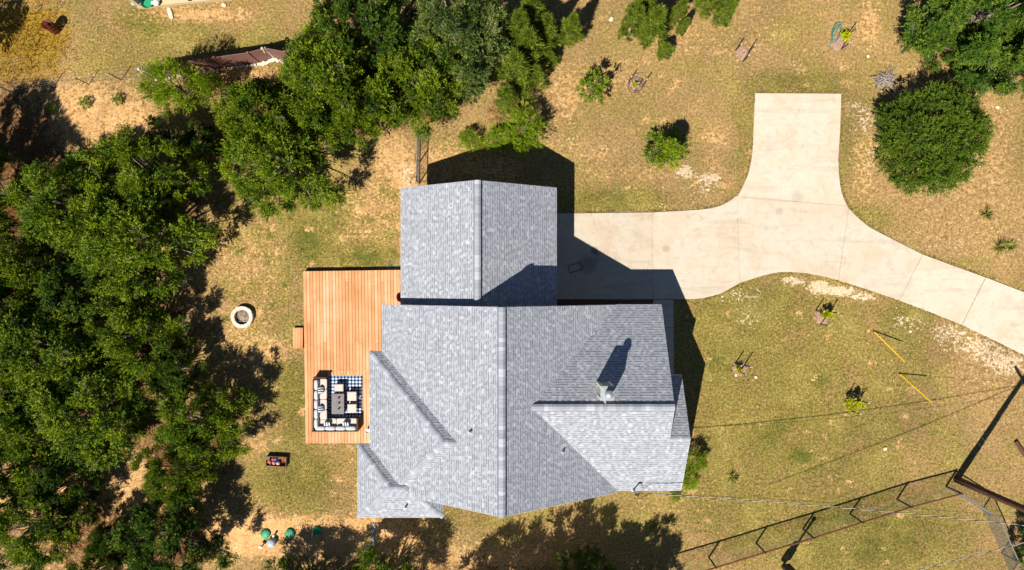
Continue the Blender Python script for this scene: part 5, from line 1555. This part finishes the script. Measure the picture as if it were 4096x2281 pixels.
def blades(name, n, seed, fn, hgt, wid, mat, label):
    x, y, g, b, w, o, g_ = scatter(n, seed, fn)
    k = free(x, y); x, y = x[k], y[k]; n = len(x)
    a = g_.uniform(0, 2 * np.pi, n); lean = g_.uniform(0.25, 0.95, n)
    d_ = np.stack([np.cos(a) * lean, np.sin(a) * lean, np.sqrt(1 - lean ** 2)], 1)
    clump = np.sin(x * 2.1 + 1.7 * np.sin(y * 1.3)) * np.cos(y * 2.3 + np.sin(x * .9))
    h_ = hgt * g_.uniform(0.5, 1.4, n) * (1 + 0.25 * clump)
    sh = np.clip(0.5 + 0.15 * clump + g_.normal(0, 0.2, n), 0, 1)
    V, S = sprays(g_, np.stack([x, y, np.full(n, -0.005)], 1), d_, h_, wid * g_.uniform(.7, 1.3, n), sh, 0.5)
    ob = bpy.data.objects.new(name, quads_mesh(name, V, S, mat)); COL.objects.link(ob)
    return tag(ob, label, 'grass', kind='stuff')
blades('green_grass', 330000, 31, lambda g, b, w, o: np.clip(g * 1.15 - 0.25 - b * .4 - w, 0, 1), 0.085, 0.035, M['blade'], 'short green lawn grass')
blades('dry_grass', 260000, 32, lambda g, b, w, o: np.clip(0.75 - 0.5 * g - 0.5 * b - w, 0.05, 1), 0.085, 0.03, M['straw'], 'short straw-coloured dry grass')
blades('golden_grass', 160000, 33, lambda g, b, w, o: np.clip(o * 1.3 - .2, 0, 1), 0.55, 0.035, M['goldstraw'], 'tall golden grass in the upper left corner')
def pebbles(n, seed):
    x, y, g, b, w, o, g_ = scatter(n, seed, lambda g, b, w, o: np.clip(w * 0.9 + b * 0.06 - .02, 0.002, 1))
    k = free(x, y); x, y = x[k], y[k]
    mb = MB(); base = [(1, 0, 0), (0.3, 0.95, 0), (-0.8, 0.6, 0), (-0.8, -0.6, 0), (0.3, -0.95, 0), (0, 0, 0.75)]
    for i in range(len(x)):
        r = g_.uniform(0.015, 0.05); a = g_.uniform(0, 6.28); ca, sa = math.cos(a), math.sin(a)
        mb.add([(x[i] + r * (px * ca - py * sa), y[i] + r * (px * sa + py * ca), -0.006 + r * pz) for px, py, pz in base], [(0, 1, 5), (1, 2, 5), (2, 3, 5), (3, 4, 5), (4, 0, 5)], g_.random())
    return tag(mb.build('pebbles', M['stone']), 'scattered pale limestone pebbles', 'pebbles', kind='stuff')
pebbles(70000, 41)

# grass creeping over the edges of the drive and the deck
def edge_grass():
    g_ = np.random.default_rng(51); X, Y = [], []
    for poly in SOLID[:len(SLABS)]:
        n = len(poly)
        for i in range(n):
            a, b = np.array(poly[i]), np.array(poly[(i + 1) % n]); L = np.linalg.norm(b - a)
            if L < 1e-6: continue
            k = int(L * 40); t = g_.random(k); d_ = (b - a) / L; nn = np.array([-d_[1], d_[0]])
            q = a + np.outer(t, b - a)
            for sg in (-1, 1):
                o = q + nn * sg * g_.uniform(0.015, 0.13, (k, 1))
                f1 = free(o[:, 0], o[:, 1]); far = q + nn * sg * 0.2; f2 = free(far[:, 0], far[:, 1])
                m = f1 & f2 & (np.sin(o[:, 0] * 1.7) * np.cos(o[:, 1] * 1.3) + g_.normal(0, .5, k) > -0.4)
                X.append(o[m, 0]); Y.append(o[m, 1])
    x, y = np.concatenate(X), np.concatenate(Y); n = len(x)
    a = g_.uniform(0, 2 * np.pi, n); lean = g_.uniform(0.2, 0.9, n)
    d_ = np.stack([np.cos(a) * lean, np.sin(a) * lean, np.sqrt(1 - lean ** 2)], 1)
    V, S = sprays(g_, np.stack([x, y, np.full(n, -0.005)], 1), d_, 0.11 * g_.uniform(.6, 1.4, n), 0.035 * g_.uniform(.7, 1.3, n), g_.uniform(0.3, 0.9, n), 0.5)
    ob = bpy.data.objects.new('edge_grass', quads_mesh('edge_grass', V, S, M['blade'])); COL.objects.link(ob)
    tag(ob, 'longer grass fringing the edges of the driveway', 'grass', kind='stuff')
edge_grass()
